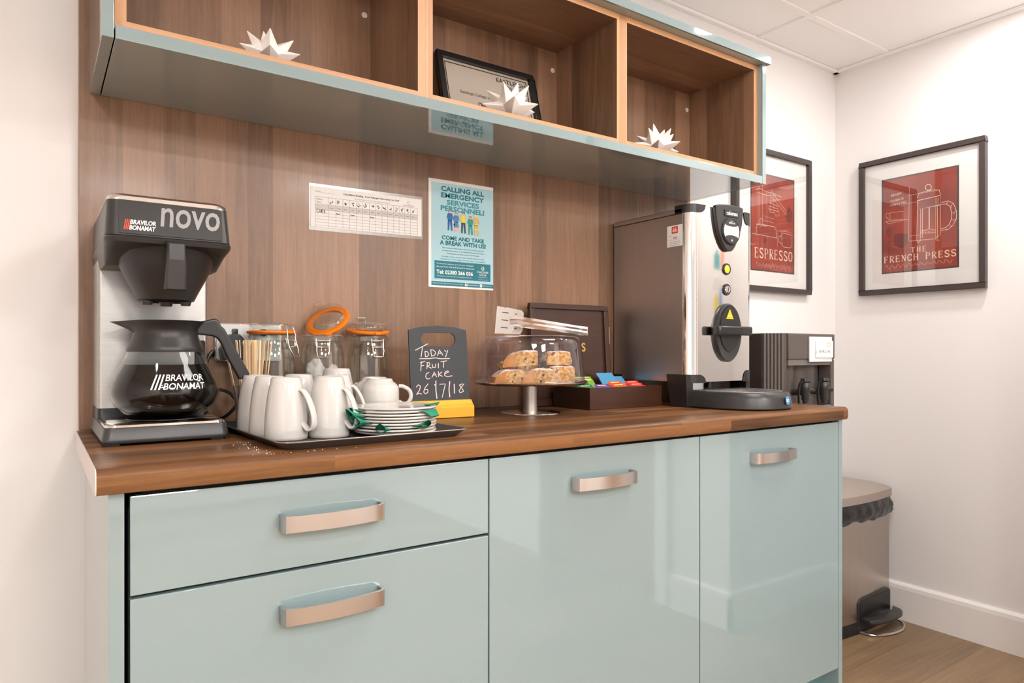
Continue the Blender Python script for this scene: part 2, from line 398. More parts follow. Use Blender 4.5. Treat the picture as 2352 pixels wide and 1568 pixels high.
wch = thing('wall_chart', 'white wall chart with coloured jigsaw blocks, mirrored in the boiler front', 'chart', (2.55, .501, 1.13))
WM = FR((2.74, .5005, 1.12), (-1, 0, 0), (0, 0, 1))
obj('sheet', B().box(0, .36, 0, .66, 0, .001, WM), mat('chart_paper', (240, 238, 236), .6), wch)
b = B()
def jig(i, x, y, w_, h_):
    b.mi = i; X = 2.74 - x; b.rect(X - w_ / 2, X + w_ / 2, y - 1.12 - h_ / 2, y - 1.12 + h_ / 2, WM, .0014)
    if i != 0: b.poly(ell(X, y - 1.12 + h_ * .6, w_ * .22, h_ * .2, 12), WM, .0015)
jig(0, 2.585, 1.67, .09, .10); jig(1, 2.60, 1.49, .085, .07); jig(2, 2.685, 1.505, .05, .10); jig(3, 2.59, 1.285, .07, .075); jig(4, 2.655, 1.30, .05, .10)
b.mi = 5
for y in (1.6, 1.58, 1.4, 1.38, 1.36, 1.2): b.rect(.04, .2, y - 1.12, y - 1.116, WM, .0014)
obj('coloured_blocks', b, [mat(n_, c_, .6) for n_, c_ in (('pastel_pink', (228, 120, 116)), ('pastel_teal', (84, 172, 176)), ('pastel_orange', (236, 160, 112)), ('pastel_yellow', (232, 210, 84)), ('pastel_blue', (130, 164, 212)), ('pastel_grey', (190, 188, 188)))], wch)

# ------------------------------------------------------------------ splashback, worktop, base units
o = obj('splashback_panel', B().box(.07, 1.897, 1.64, 1.659, .911, 2.0), WALNUT, bevel=.001)
tag(o, 'tall walnut-effect splashback panel fixed to the wall between worktop and shelves', 'wall panel')

wt = thing('worktop', 'butcher-block walnut worktop with rounded front edge running along the counter', 'worktop', (1.0, 1.36, .873))
pr = [(1.64, .873), (1.64, .91)] + [(1.08 + .012 - .012 * math.cos(R(a)) * 1.0, .898 + .012 * math.sin(R(a))) for a in (90, 75, 60, 45, 30, 15, 0)]
pr += [(1.08, .882), (1.083, .875), (1.09, .873)]
obj('worktop_slab', B().loft([[(x, y, z) for y, z in pr] for x in (.0665, 1.9215)]), TOPWOOD, wt, smooth=True)
b = B().loft([[(x, y, z) for y, z in pr] for x in (.065, .0663)])
obj('end_strip', b, mat('pale_edging', (214, 204, 198), .35), wt, label='pale edging strip')

def handle(x, z, p):
    """bowed nickel bar handle"""
    L_, out = .083, 1.1005
    path = [(-L_, 0), (-L_, -.017), (-L_ + .003, -.0225), (-L_ + .009, -.0245)] + [(-L_ + .009 + (2 * L_ - .018) * i / 12, -.0245 - .0075 * math.sin(PI * i / 12)) for i in range(1, 12)] + [(L_ - .009, -.0245), (L_ - .003, -.0225), (L_, -.017), (L_, 0)]
    def off(k):
        r_ = []
        for i, (px, py) in enumerate(path):
            a = path[max(0, i - 1)]; c = path[min(len(path) - 1, i + 1)]
            dx, dy = c[0] - a[0], c[1] - a[1]; l = math.hypot(dx, dy) or 1
            r_.append((px - dy / l * k, py + dx / l * k))
        return r_
    i_, o_ = off(.0028), off(-.0028)
    n = len(path); secs = []
    for j in range(n):
        e = min(j, n - 1 - j); hh = .0135 if e < 3 else .0128
        secs.append([(x + o_[j][0], out + o_[j][1], z - hh), (x + o_[j][0], out + o_[j][1], z + hh), (x + i_[j][0], out + i_[j][1], z + hh), (x + i_[j][0], out + i_[j][1], z - hh)])
    bb = B().loft(secs)
    for sx in (-1, 1): bb.box(x + sx * (L_ - .0105) - .0015, x + sx * (L_ - .0105) + .0015, 1.0735, 1.0765, z - .0133, z + .0133)
    return obj('handle', bb, STEEL_H, p, smooth=True, label='brushed nickel bow handle')
def unit(name, x0, label, fronts):
    t = thing(name, label, 'cabinet', (x0 + .3, 1.36, .0))
    cx0, cx1 = x0 + .001, x0 + .599
    b = B().box(cx0, cx0 + .018, 1.121, 1.62, .15, .868).box(cx1 - .018, cx1, 1.121, 1.62, .15, .868).box(cx0, cx1, 1.121, 1.62, .15, .168).box(cx0, cx1, 1.6, 1.62, .15, .868).box(cx0, cx1, 1.121, 1.3, .845, .868)
    obj('cabinet_body', b, DARKGAP, t)
    for kind, z0, z1, hx, hz in fronts:
        f = obj(kind, B().box(x0 + .0015, x0 + .5985, 1.10, 1.119, z0, z1), BLUE, t, bevel=.0015)
        if hz: handle(hx, hz, f)
X0 = .1065
unit('drawer_cabinet', X0, 'pale blue gloss base cabinet with stacked wide drawers at the left of the counter',
     (('drawer', .7255, .866, .4, .8005), ('drawer', .436, .7205, .4, .656), ('drawer', .1555, .431, .4, .37)))
unit('door_cabinet', X0 + .6, 'pale blue gloss single-door base cabinet in the middle, beside the drawers', (('door', .1555, .866, .993, .797),))
unit('door_cabinet', X0 + 1.2, 'pale blue gloss single-door base cabinet at the right end near the bin', (('door', .1555, .866, 1.583, .798),))
for x0, x1, l in ((.0814, .1012, 'blue gloss end panel closing the counter left of the drawers'), (1.9073, 1.9265, 'blue gloss end panel closing the counter on the bin side')):
    tag(obj('end_panel', B().box(x0, x1, 1.10, 1.655, 0.0, .872), BLUE, bevel=.0012), l, 'panel')
tag(obj('plinth', B().box(.102, 1.9068, 1.15, 1.168, 0, .149), TEAL_DARK), 'dark teal kickboard set back under the cabinet doors', 'kickboard')

# ------------------------------------------------------------------ open wall shelf unit
ws = thing('wall_shelf_unit', 'long open wall unit in blue gloss with three walnut-lined compartments', 'shelf unit', (1.0, 1.5, 1.594))
obj('end_panel', B().box(.0886, .1066, 1.325, 1.638, 1.594, 1.967), BLUE, ws, bevel=.001, label='blue gloss left side panel')
obj('end_panel', B().box(1.867, 1.885, 1.325, 1.638, 1.594, 1.967), BLUE, ws, bevel=.001, label='blue gloss right side panel')
obj('underside_panel', B().box(.1085, 1.8665, 1.325, 1.638, 1.594, 1.6172), BLUE, ws, bevel=.001)
obj('top_panel', B().box(.08, 1.893, 1.312, 1.638, 1.9675, 1.99), BLUE, ws, bevel=.001)
for xa, xb in ((.1085, .698), (.6982, 1.284), (1.2842, 1.8665)):
    b = B(); y0, y1, z0, z1 = 1.3445, 1.637, 1.6175, 1.967
    b.box(xa, xa + .018, y0, y1, z0, z1).box(xb - .018, xb, y0, y1, z0, z1)
    b.box(xa + .018, xb - .018, 1.60, y1, z0, z1)
    h = obj('compartment', b, WALNUT, ws)
    for za in (z0, z1 - .016):
        obj('shelf_board', B().box(xa + .018, xb - .018, y0, 1.5999, za, za + .016), WALNUT_H, h)
        obj('shelf_edging', B().box(xa + .018, xb - .018, 1.343, 1.3444, za, za + .016), WALNUT_E, h, label='pale wood edging')
    for xe in (xa, xb - .018):
        obj('upright_edging', B().box(xe, xe + .018, 1.343, 1.3444, z0, z1), WALNUT_EV, h, label='pale wood edging')
    M = FR((xb - .035, 1.5999, 1.8955), (1, 0, 0), (0, 0, 1))
    obj('fixing_cap', B().prism(ell(0, 0, .0075, .0075, 20), .003, M), mat('white_cap', (232, 226, 220), .4), h, bevel=.001)

# white folded stars standing on the shelf
def star(name, label, x, y, r, seed, rz):
    rnd = random.Random(seed)
    t = thing(name, label, 'ornament', (x, y, 1.6338), rz, 'white star ornaments')
    bb = B(); c = Vector((0, 0, .024))
    dirs = [(k * 60 + 8, 4 + 4 * (k % 2), 1.0) for k in range(6)] + [(k * 72 + 30, 42, .98) for k in range(5)] + [(100, 74, .98), (250, 70, .9)]
    for az, el, k in dirs:
        a, e = R(az + rnd.uniform(-5, 5)), R(el + rnd.uniform(-3, 3))
        d = Vector((math.cos(a) * math.cos(e), math.sin(a) * math.cos(e), math.sin(e)))
        u = d.cross(Vector((0, 0, 1))).normalized(); v = u.cross(d).normalized()
        hw = r * .3; q = [c + d * r * .22 + (u * math.cos(R(s_)) + v * math.sin(R(s_))) * hw * (1.0 if s_ % 180 else 1.15) for s_ in (0, 90, 180, 270)]
        vs = [bb.bm.verts.new(p) for p in q]; tip = bb.bm.verts.new(c + d * r * k); cc = bb.bm.verts.new(c)
        for i in range(4): bb._f([vs[i], vs[(i + 1) % 4], tip]); bb._f([vs[(i + 1) % 4], vs[i], cc])
    for v in bb.bm.verts:
        if v.co.z < 0: v.co.z = 0
    obj('star_body', bb, PLASTER, t, local=True, bevel=.0008, seg=1)
star('star_ornament', 'white spiky star ornament alone in the left shelf compartment', .385, 1.418, .066, 3, .2)
star('star_ornament', 'white spiky star ornament standing in front of the framed certificate', .952, 1.388, .078, 8, .9)
star('star_ornament', 'white spiky star ornament in the right shelf compartment nearest the pictures', 1.497, 1.42, .081, 5, 1.7)

# framed certificate leaning in the middle compartment
ct = thing('framed_certificate', 'black framed cream certificate leaning in the middle shelf compartment', 'framed certificate', (1.011, 1.536, 1.6338))
tilt = math.atan2(.06, .218); V_ = (0, math.sin(tilt), math.cos(tilt))
CM = FR((.8545, 1.5335, 1.634), (1, 0, 0), V_)
W_, H_ = .3125, .229
b = B()
for x0, x1, y0, y1 in ((0, W_, 0, .017), (0, W_, H_ - .017, H_), (0, .017, .017, H_ - .017), (W_ - .017, W_, .017, H_ - .017)): b.box(x0, x1, y0, y1, -.002, .012, CM)
obj('frame', b, FRAMEK, ct, bevel=.003)
obj('certificate_sheet', B().box(.016, W_ - .016, .016, H_ - .016, .0, .002, CM), CERT, ct)
b = B(); z = .0026
for x0, x1, y0, y1 in ((.024, W_ - .024, H_ - .0265, H_ - .024), (.024, W_ - .024, .024, .0265), (.024, .0265, .024, H_ - .024), (W_ - .0265, W_ - .024, .024, H_ - .024)): b.rect(x0, x1, y0, y1, CM, z)
b.text('EASTLEIGH', .185, .283, .1815, .195, CM, z, .01).text('COLLEGE', .2, .283, .164, .176, CM, z)
b.text('Eastleigh College is proud to work with', .062, .252, .116, .1275, CM, z).text('Challoner House', .112, .205, .088, .1015, CM, z, .03)
obj('lettering', b, INK, ct)
obj('glass', B().box(.015, W_ - .015, .015, H_ - .015, .005, .0065, CM), GLAZE, ct)

# ------------------------------------------------------------------ notices on the splashback
def paper_frame(x0, z0, y=1.6395): return FR((x0, y, z0), (1, 0, 0), (0, 0, 1))
mn = thing('allergen_notice', 'wide laminated white menu chart on the wood panel left of the blue poster', 'notice', (.69, 1.639, 1.42))
PW, PH = .297, .098; M = paper_frame(.543, 1.3705)
k = .0045 / PW
sk = FR((.543, 1.6395, 1.3705), (1, 0, .012), (0, 0, 1))
M = sk
obj('laminate', B().box(-.004, PW + .004, -.008, PH + .007, 0.0, .0006, M), clear('laminate_film', (226, 222, 216), .25, .1, .25), mn, label='clear laminate edge')
obj('sheet', B().box(0, PW, 0, PH, .0007, .0012, M), PAPER, mn)
b = B(); z = .0016
gx = [.011, .043, .062, .08, .098, .115, .131, .15, .167, .184, .2, .216, .232, .248, .264, .285]
top, mid, low = .0735, .0555, .0425
b.mi = 2; b.rect(gx[0], gx[-1], low, mid, M, z - .0002); b.mi = 1
for x in gx: b.rect(x, x + .0005, .0, top, M, z)
for y in (top, mid, low, .0345, .027, .0195, .012, .0045): b.rect(gx[0], gx[-1], y, y + .0005, M, z)
b.mi = 0
b.text('Daily Menu Briefing - Food Allergen Information for Staff', .082, .232, .0835, .0895, M, z, .012)
b.mi = 1
b.text('List all menu items and tick if they contain any allergens', .11, .205, .0765, .0795, M, z)
b.text('DATE', .0115, .024, .0845, .088, M, z).rect(.026, .057, .0838, .0842, M, z)
b.text('Menu', .0145, .029, .066, .0705, M, z).text('Item', .0145, .026, .059, .0635, M, z)
rnd = random.Random(4)
for i in range(14):
    x = gx[i + 1] + .0035
    for q in range(4):
        a, c = x + rnd.uniform(0, .006), mid + .004 + rnd.uniform(0, .007)
        b.ribbon([(a, c), (a + rnd.uniform(.001, .004), c + rnd.uniform(-.003, .004)), (a + rnd.uniform(-.002, .003), c + rnd.uniform(.001, .004))], .0017, M, z)
    b.rect(x, x + .008 + rnd.uniform(-.002, .002), .0485, .0497, M, z)
b.text('CHALLONER HOUSE', .243, .275, .0765, .079, M, z).ribbon(arc(.259, .085, .004, .003, 40, 330, 10), .0007, M, z)
obj('printed_grid', b, (INK, GREYINK, PALEINK), mn)
b = B()
CK = {'C': [[(.9, .9), (.4, 1), (.05, .6), (.1, .15), (.5, 0), (.95, .15)]], 'A': [[(0, 0), (.45, 1), (.9, 0)], [(.2, .4), (.75, .4)]], 'K': [[(.1, 1), (.1, 0)], [(.85, 1), (.15, .45), (.9, 0)]], 'E': [[(.9, .85), (.3, .9), (.1, .5), (.6, .5)], [(.1, .5), (.2, .05), (.95, .1)]]}
for i, c in enumerate('CAKE'):
    for s_ in CK[c]: b.ribbon([(.0145 + i * .0058 + p * .0045, .0355 + q * .0085) for p, q in s_], .0013, M, z)
obj('handwriting', b, INK, mn, label='handwritten CAKE')
for x in (.064, .1005, .1525): obj('tick_mark', B().ribbon([(x, .0385), (x + .002, .0355), (x + .0095, .0375)], .0018, M, z), INK, mn)

po = thing('emergency_services_poster', 'portrait blue poster headed CALLING ALL EMERGENCY SERVICES PERSONNEL! on the wood panel', 'poster', (.964, 1.639, 1.39))
PW, PH = .2055, .2915; M = paper_frame(.8612, 1.2425)
obj('sheet', B().box(0, PW, 0, PH, 0, .0008, M), PAPER, po)
def U(u): return u * PW
def Vv(v): return (1 - v) * PH
b = B(); z = .0012
b.mi = 0; b.rect(U(.04), U(1), Vv(.94), Vv(.03), M, z)
b.mi = 1; b.rect(U(.085), U(.955), Vv(.918), Vv(.752), M, z + .0002); b.rect(U(.04), U(1), Vv(.982), Vv(.944), M, z + .0002)
obj('printed_panel', b, (SKYB, TEAL), po)
b = B(); z = .0017
def T(s_, u0, u1, v0, v1, mi=0, bold=.0): b.mi = mi; b.text(s_, U(u0), U(u1), Vv(v1), Vv(v0), M, z, bold)
T('CALLING ALL', .185, .845, .058, .103, 0, .045); T('EMERGENCY', .185, .845, .119, .164, 0, .045)
T('SERVICES', .27, .765, .181, .226, 1, .045); T('PERSONNEL!', .18, .85, .238, .284, 1, .045)
INKS = (TEAL, TEAL2, mat('slate_ink', (70, 110, 120), .6), WHITEINK); obj('heading_lettering', b, INKS, po); b = B()
T('COME AND TAKE', .195, .845, .516, .552, 0, .045); T('A BREAK WITH US!', .165, .875, .562, .602, 0, .045)
for i, s_ in enumerate(('All members of the police, ambulance and fire services', 'are welcome to drop in at Challoner House Care Home', 'Eastleigh at any time on your work breaks.')):
    T(s_, .2 + (.08 if i == 2 else 0), .845 - (.07 if i == 2 else 0), .622 + i * .0255, .639 + i * .0255, 2)
for i, s_ in enumerate(('We offer a warm welcome and a free hot drink any time', 'you need one. There might even be a cake or two available!')):
    T(s_, .185 - .015 * i, .85 + .02 * i, .703 + i * .0235, .719 + i * .0235, 2)
T("We'd love to welcome you and your colleagues", .115, .68, .772, .788, 3); T('into our home. We look forward to seeing you!', .115, .69, .8, .816, 3, .01)
T('Tel: 02380 266 036', .115, .67, .838, .873, 3, .03); T('110 Winchester Road, Chandlers Ford, Eastleigh, SO53 2GH', .12, .655, .889, .9, 3)
INKS = (TEAL, TEAL2, mat('slate_ink', (70, 110, 120), .6), WHITEINK); obj('lettering', b, INKS, po); b = B()
T('CHALLONER', .74, .92, .823, .842, 3); T('HOUSE', .775, .885, .85, .868, 3); T('Residential care home', .76, .905, .878, .884, 3); T('www.challonerhouse', .76, .91, .9, .906, 3)
b.mi = 3; b.ribbon([(U(.81) + p, Vv(.815) + q) for p, q in arc(.004, .005, .004, .005, -120, 220, 14)], .0014, M, z).ribbon([(U(.815), Vv(.81)), (U(.85), Vv(.785))], .0012, M, z)
obj('logo', b, INKS, po)
b = B(); T('Keep up to date with the latest news and events:', .06, .52, .956, .968, 3); T('BarchesterHealthcare', .6, .77, .956, .968, 3); T('@Barchester_care', .83, .97, .956, .968, 3)
b.mi = 3; b.rect(U(.545), U(.585), Vv(.976), Vv(.95), M, z); b.rect(U(.782), U(.818), Vv(.976), Vv(.95), M, z)
b.mi = 0; b.text('f', U(.558), U(.574), Vv(.974), Vv(.953), M, z + .0003, .03); b.rect(U(.792), U(.808), Vv(.968), Vv(.958), M, z + .0003)
obj('footer_lettering', b, INKS, po)
# the five printed figures
FM = [mat(n, c, .5) for n, c in (('skin_print', (236, 178, 150)), ('blue_uniform_print', (26, 96, 168)), ('denim_print', (76, 124, 176)), ('yellow_vest_print', (226, 206, 80)), ('dark_print', (56, 54, 62)), ('green_print', (40, 150, 130)), ('tan_print', (206, 180, 110)), ('ginger_print', (180, 90, 50)), ('helmet_print', (246, 222, 70)))]
b = B(); z = .0021
def fig(u, v0, v1, top, leg, hair, skirt=False):
    h = v1 - v0
    def P(*q): return [(U(u + x), Vv(v0 + h * y)) for x, y in q]
    b.mi = hair; b.poly(P((-.02, .01), (.02, .0), (.026, .1), (-.026, .1)), M, z)
    b.mi = 0; b.poly(P((-.017, .05), (.017, .05), (.015, .13), (-.015, .13)), M, z + .0001)
    b.mi = top; b.poly(P((-.03, .15), (.03, .15), (.034, .3), (.03, .52), (-.03, .52), (-.034, .3)), M, z)
    if skirt: b.poly(P((-.03, .5), (.03, .5), (.04, .78), (-.035, .78)), M, z); b.mi = 0; b.poly(P((-.025, .78), (.03, .78), (.03, .98), (-.025, .98)), M, z)
    else:
        b.mi = leg; b.poly(P((-.03, .5), (0, .5), (-.012, 1), (-.034, 1)), M, z).poly(P((0, .5), (.03, .5), (.04, 1), (.018, 1)), M, z)
    b.mi = top; b.poly(P((-.034, .16), (-.03, .3), (-.045, .44), (-.052, .42)), M, z).poly(P((.034, .16), (.03, .3), (.044, .44), (.051, .42)), M, z)
fig(.315, .275, .463, 1, 1, 7); fig(.41, .289, .468, 2, 2, 7, True); fig(.52, .277, .478, 3, 4, 4); fig(.63, .308, .484, 5, 5, 7); fig(.725, .288, .486, 6, 6, 8)
b.mi = 4; b.rect(U(.372), U(.39), Vv(.412), Vv(.396), M, z)
b.mi = 8; b.rect(U(.695), U(.755), Vv(.385), Vv(.377), M, z + .0003).rect(U(.695), U(.755), Vv(.43), Vv(.422), M, z + .0003)
obj('printed_figures', b, FM, po, label='row of five small printed uniformed figures')

# ------------------------------------------------------------------ pictures on the white walls
SER = {
 'E': [([(.2, 0), (.2, 1)], 1), ([(.06, 1), (.78, 1), (.78, .84)], 0), ([(.2, .53), (.6, .53)], 0), ([(.6, .62), (.6, .44)], 0), ([(.06, 0), (.82, 0), (.84, .18)], 0)],
 'S': [([(.78, .8), (.7, .95), (.45, 1), (.2, .93), (.12, .75), (.25, .58), (.6, .46), (.8, .3), (.78, .12), (.55, 0), (.28, .03), (.12, .2)], 1), ([(.78, 1), (.78, .75)], 0), ([(.12, .0), (.12, .26)], 0)],
 'P': [([(.2, 0), (.2, 1)], 1), ([(.06, 1), (.5, 1), (.75, .9), (.78, .7), (.66, .52), (.45, .47), (.2, .47)], 0), ([(.06, 0), (.38, 0)], 0), ([(.74, .88), (.77, .68), (.68, .55)], 1)],
 'R': [([(.2, 0), (.2, 1)], 1), ([(.06, 1), (.5, 1), (.72, .9), (.75, .72), (.64, .55), (.45, .5), (.2, .5)], 0), ([(.71, .88), (.74, .7), (.66, .58)], 1), ([(.42, .5), (.8, 0), (.92, 0)], 1), ([(.06, 0), (.36, 0)], 0)],
 'O': [([(.5, 1), (.2, .88), (.1, .5), (.2, .12), (.5, 0), (.8, .12), (.9, .5), (.8, .88), (.5, 1)], .75)],
 'C': [([(.86, .8), (.7, .96), (.48, 1), (.2, .86), (.1, .5), (.2, .14), (.48, 0), (.72, .05), (.88, .22)], .75), ([(.86, 1), (.86, .74)], 0)],
 'F': [([(.2, 0), (.2, 1)], 1), ([(.06, 1), (.78, 1), (.78, .82)], 0), ([(.2, .52), (.6, .52)], 0), ([(.6, .62), (.6, .42)], 0), ([(.06, 0), (.38, 0)], 0)],
 'N': [([(.2, 0), (.2, 1)], 0), ([(.05, 1), (.22, 1), (.8, 0)], 1), ([(.8, 0), (.8, 1)], 0), ([(.66, 1), (.95, 1)], 0), ([(.06, 0), (.35, 0)], 0)],
 'H': [([(.2, 0), (.2, 1)], 1), ([(.8, 0), (.8, 1)], 1), ([(.2, .52), (.8, .52)], 0), ([(.06, 1), (.34, 1)], 0), ([(.06, 0), (.34, 0)], 0), ([(.66, 1), (.94, 1)], 0), ([(.66, 0), (.94, 0)], 0)],
 'T': [([(.5, 0), (.5, 1)], 1), ([(.1, .82), (.1, 1), (.9, 1), (.9, .82)], 0), ([(.34, 0), (.66, 0)], 0)],
}
def serif(bb, t, x0, x1, y0, y1, M, z, gap=.12, thick=.17, thin=.07):
    n = len(t); cw = (x1 - x0) / (n + gap * (n - 1)); h = y1 - y0
    for i, c in enumerate(t):
        if c == ' ': continue
        ox = x0 + i * cw * (1 + gap)
        for pts, k in SER[c]:
            wd = cw * (thin + (thick - thin) * k)
            bb.ribbon([(ox + p * cw, y0 + q * h) for p, q in pts], wd, M, z)
def picture(name, label, M, wd, ht, art, draw, group=None):
    """M: lower-left outer corner, local x right, y up, z off the wall"""
    t = thing(name, label, 'framed picture', M.translation, 0, group)
    b = B(); f = .02
    for x0, x1, y0, y1 in ((0, wd, 0, f), (0, wd, ht - f, ht), (0, f, f, ht - f), (wd - f, wd, f, ht - f)): b.box(x0, x1, y0, y1, .001, .026, M)
    obj('frame', b, FRAMEB, t, bevel=.002)
    obj('mount_board', B().box(f - .001, wd - f + .001, f - .001, ht - f + .001, .004, .012, M), MATT, t, label='white mount')
    a0, a1, c0, c1 = art; b = B(); b.rect(a0, a1, c0, c1, M, .0124); b.mi = 1; b.rect(a0 + .006, a1 - .006, c0 + .006, c1 - .006, M, .0127)
    nm = MATS.get('mottled_red')
    obj('print', b, (FRAMEB, nm), t, label='red print')
    b = B(); draw(b, lambda u, v: (a0 + u * (a1 - a0), c0 + v * (c1 - c0)), M, .0131); obj('line_drawing', b, (CREAM, mat('dark_sepia', (110, 40, 36), .5)), t, label='cream line drawing and lettering')
    obj('glass', B().box(f - .001, wd - f + .001, f - .001, ht - f + .001, .016, .018, M), GLAZE, t)
    return t
m = mat('mottled_red', (160, 50, 36), .5)
nt = m.node_tree; n1 = nt.nodes.new('ShaderNodeTexNoise'); n1.inputs['Scale'].default_value = 7; n1.inputs['Detail'].default_value = 6
cr = nt.nodes.new('ShaderNodeValToRGB'); cr.color_ramp.elements[0].position = .3; cr.color_ramp.elements[0].color = rgb((128, 44, 36)); cr.color_ramp.elements[1].position = .72; cr.color_ramp.elements[1].color = rgb((172, 66, 42))
tc = nt.nodes.new('ShaderNodeTexCoord'); nt.links.new(tc.outputs['Object'], n1.inputs['Vector']); nt.links.new(n1.outputs['Fac'], cr.inputs[0]); nt.links.new(cr.outputs[0], nt.nodes['Principled BSDF'].inputs['Base Color'])
def scrawl(b, g, M, z, u0, u1, v, h, seed, wd=.0011, slope=0):
    rnd = random.Random(seed); n = 46
    b.ribbon([g(u0 + (u1 - u0) * i / n + rnd.uniform(-.006, .006), v + slope * i / n + h * (math.sin(i * 1.55) * .5 + rnd.uniform(-.3, .3))) for i in range(n + 1)], wd, M, z)
def draw_press(b, g, M, z):
    # strokes measured on the print: u from its left edge, v from its foot
    def s(*pts, wd=.0016): b.ribbon([g(*p) for p in pts], wd, M, z)
    def q(x, y):
        u = (x - 1283) / 667; tp, bt = 445 - 135 * u, 1280 - 60 * u
        return u, (bt - y) / (bt - tp)
    def S(*pts, wd=.0016): s(*[q(*p) for p in pts], wd=wd)
    S((1605, 700), (1600, 980), (1612, 1000), (1630, 985), (1632, 965)); S((1605, 640), (1605, 700), (1800, 662), (1800, 580), (1605, 625), (1605, 640), wd=.0022); S((1605, 700), (1803, 665), wd=.003)
    S((1605, 600), (1620, 560), (1680, 542), (1750, 528), (1790, 535), (1803, 575)); S((1800, 665), (1800, 930), (1770, 950), (1760, 975), (1790, 978))
    S((1762, 675), (1762, 960)); S((1775, 672), (1778, 960)); S((1635, 700), (1632, 960)); S((1650, 697), (1648, 955)); S((1704, 680), (1704, 880)); S((1710, 680), (1710, 880))
    for k in range(3): S((1762 + k * 10, 600), (1762 + k * 10, 662), wd=.001)
    S(*[(1700 + 26 * math.cos(R(a)), 507 + 26 * math.sin(R(a))) for a in range(0, 361, 30)], wd=.0022); S((1690, 535), (1692, 545)); S((1712, 532), (1712, 542))
    S((1635, 915), (1640, 890), (1690, 885), (1704, 872), (1716, 880), (1756, 885), (1762, 910), (1635, 915)); S((1540, 985), (1760, 965))
    for k in range(9): S((1650 + k * 12, 890), (1652 + k * 12, 912), wd=.0009)
    o_ = [(1805, 645), (1860, 630), (1905, 650), (1930, 720), (1930, 790), (1900, 850), (1860, 885), (1805, 890)]; i_ = [(1805, 660), (1850, 655), (1880, 680), (1892, 740), (1888, 800), (1868, 845), (1840, 868), (1805, 875)]
    S(*o_, wd=.0018); S(*i_, wd=.0018)
    for a, c in zip(o_[1:-1], i_[1:-1]): S(a, c, wd=.0009); S(((a[0] * 2 + c[0]) / 3, a[1] + 8), ((a[0] + c[0] * 2) / 3, c[1] + 12), wd=.0009)
    S((1535, 500), (1530, 985), wd=.001); S((1520, 580), (1800, 530), wd=.0009); S((1480, 655), (1605, 635), wd=.0009); S((1530, 940), (1635, 930), wd=.0009)
    S((1360, 735), (1362, 800), (1475, 790), (1480, 718), (1360, 735), wd=.0011); S((1320, 812), (1525, 790), (1480, 800), (1350, 830), (1320, 812), wd=.0011); S((1360, 740), (1330, 735), (1322, 765), (1355, 800), wd=.0011)
    b.mi = 1
    b.poly([g(*q(*p)) for p in ((1352, 850), (1372, 880), (1378, 915), (1355, 950), (1330, 930), (1326, 895))][::-1], M, z - .0002); S((1354, 950), (1345, 1180), wd=.003)
    b.poly([g(*q(*p)) for p in ((1400, 930), (1450, 915), (1520, 925), (1520, 1010), (1470, 1050), (1410, 1030), (1395, 980))][::-1], M, z - .0002)
    b.mi = 0
    for k, (y, u0, u1) in enumerate(((578, .13, .28), (628, .12, .3), (662, .12, .34))):
        v = q(1400, y)[1]; scrawl(b, g, M, z, u0, u1, v, .025, 5 + k, .001, .01)
    serif(b, 'THE', *[g(.395, 0)[0], g(.605, 0)[0], g(0, .195)[1], g(0, .248)[1]], M, z, .3, .2)
    serif(b, 'FRENCH PRESS', *[g(.03, 0)[0], g(.975, 0)[0], g(0, .115)[1], g(0, .178)[1]], M, z, .1, .2, .09)
    scrawl(b, g, M, z, .05, .93, .07, .035, 9, .0009)
def draw_espresso(b, g, M, z):
    def q(x, y):
        u = (x - 86) / 397; tp, bt = 398 + 47 * u, 1248 + 42 * u
        return u, (bt - y) / (bt - tp)
    def S(*pts, wd=.0016): b.ribbon([g(*q(*p)) for p in pts], wd, M, z)
    S((130, 560), (160, 545), (225, 570), (270, 575), (360, 605)); S((135, 580), (230, 600), (310, 590)); S((225, 560), (228, 865), wd=.001)
    for x in (150, 165, 190): S((x, 520), (x, 850), wd=.001)
    S((268, 545), (290, 590), (410, 735), (400, 752), (270, 610)); S((260, 560), (262, 740), wd=.001); S((290, 600), (290, 745), wd=.001)
    S((245, 690), (330, 712), (340, 770), (305, 775), (295, 745), (255, 745), (245, 690)); S((240, 715), (335, 735)); S((250, 660), (330, 690)); S((255, 640), (350, 628), wd=.001)
    S((168, 845), (168, 805), (192, 808), (192, 848)); S((135, 935), (135, 880), (150, 848), (300, 872), (312, 905), (316, 968)); S((100, 935), (316, 968), wd=.0014); S((135, 855), (225, 868), wd=.002)
    S((215, 785), (290, 802), wd=.0009); S((210, 822), (290, 838), wd=.0009); S((355, 902), (458, 918), wd=.0009); S((325, 925), (322, 1040), wd=.0009)
    S((362, 920), (366, 1030), (385, 1045), (440, 1052), (458, 1030), (458, 935), (362, 920)); S((362, 945), (335, 955), (335, 1000), (364, 1020))
    b.mi = 1
    b.poly([g(*q(*p)) for p in ((200, 965), (235, 990), (215, 1025), (190, 1000))][::-1], M, z - .0002); b.poly([g(*q(*p)) for p in ((430, 680), (465, 740), (440, 830), (405, 800), (410, 720))][::-1], M, z - .0002)
    b.mi = 0
    serif(b, 'ESPRESSO', g(.08, 0)[0], g(.95, 0)[0], g(0, .135)[1], g(0, .232)[1], M, z, .08, .18, .08)
    scrawl(b, g, M, z, .12, .9, .065, .045, 21, .0009)
picture('framed_print', 'dark framed red ESPRESSO print on the back wall behind the boiler', FR((2.143, 1.659, 1.302), (1, 0, 0), (0, 0, 1)), .49, .5535, (.102, .387, .079, .460), draw_espresso, 'framed coffee prints')
picture('framed_print', 'dark framed red FRENCH PRESS print alone on the right-hand wall', FR((2.849, 1.541, 1.300), (0, -1, 0), (0, 0, 1)), .4645, .5535, (.088, .374, .084, .467), draw_press, 'framed coffee prints')

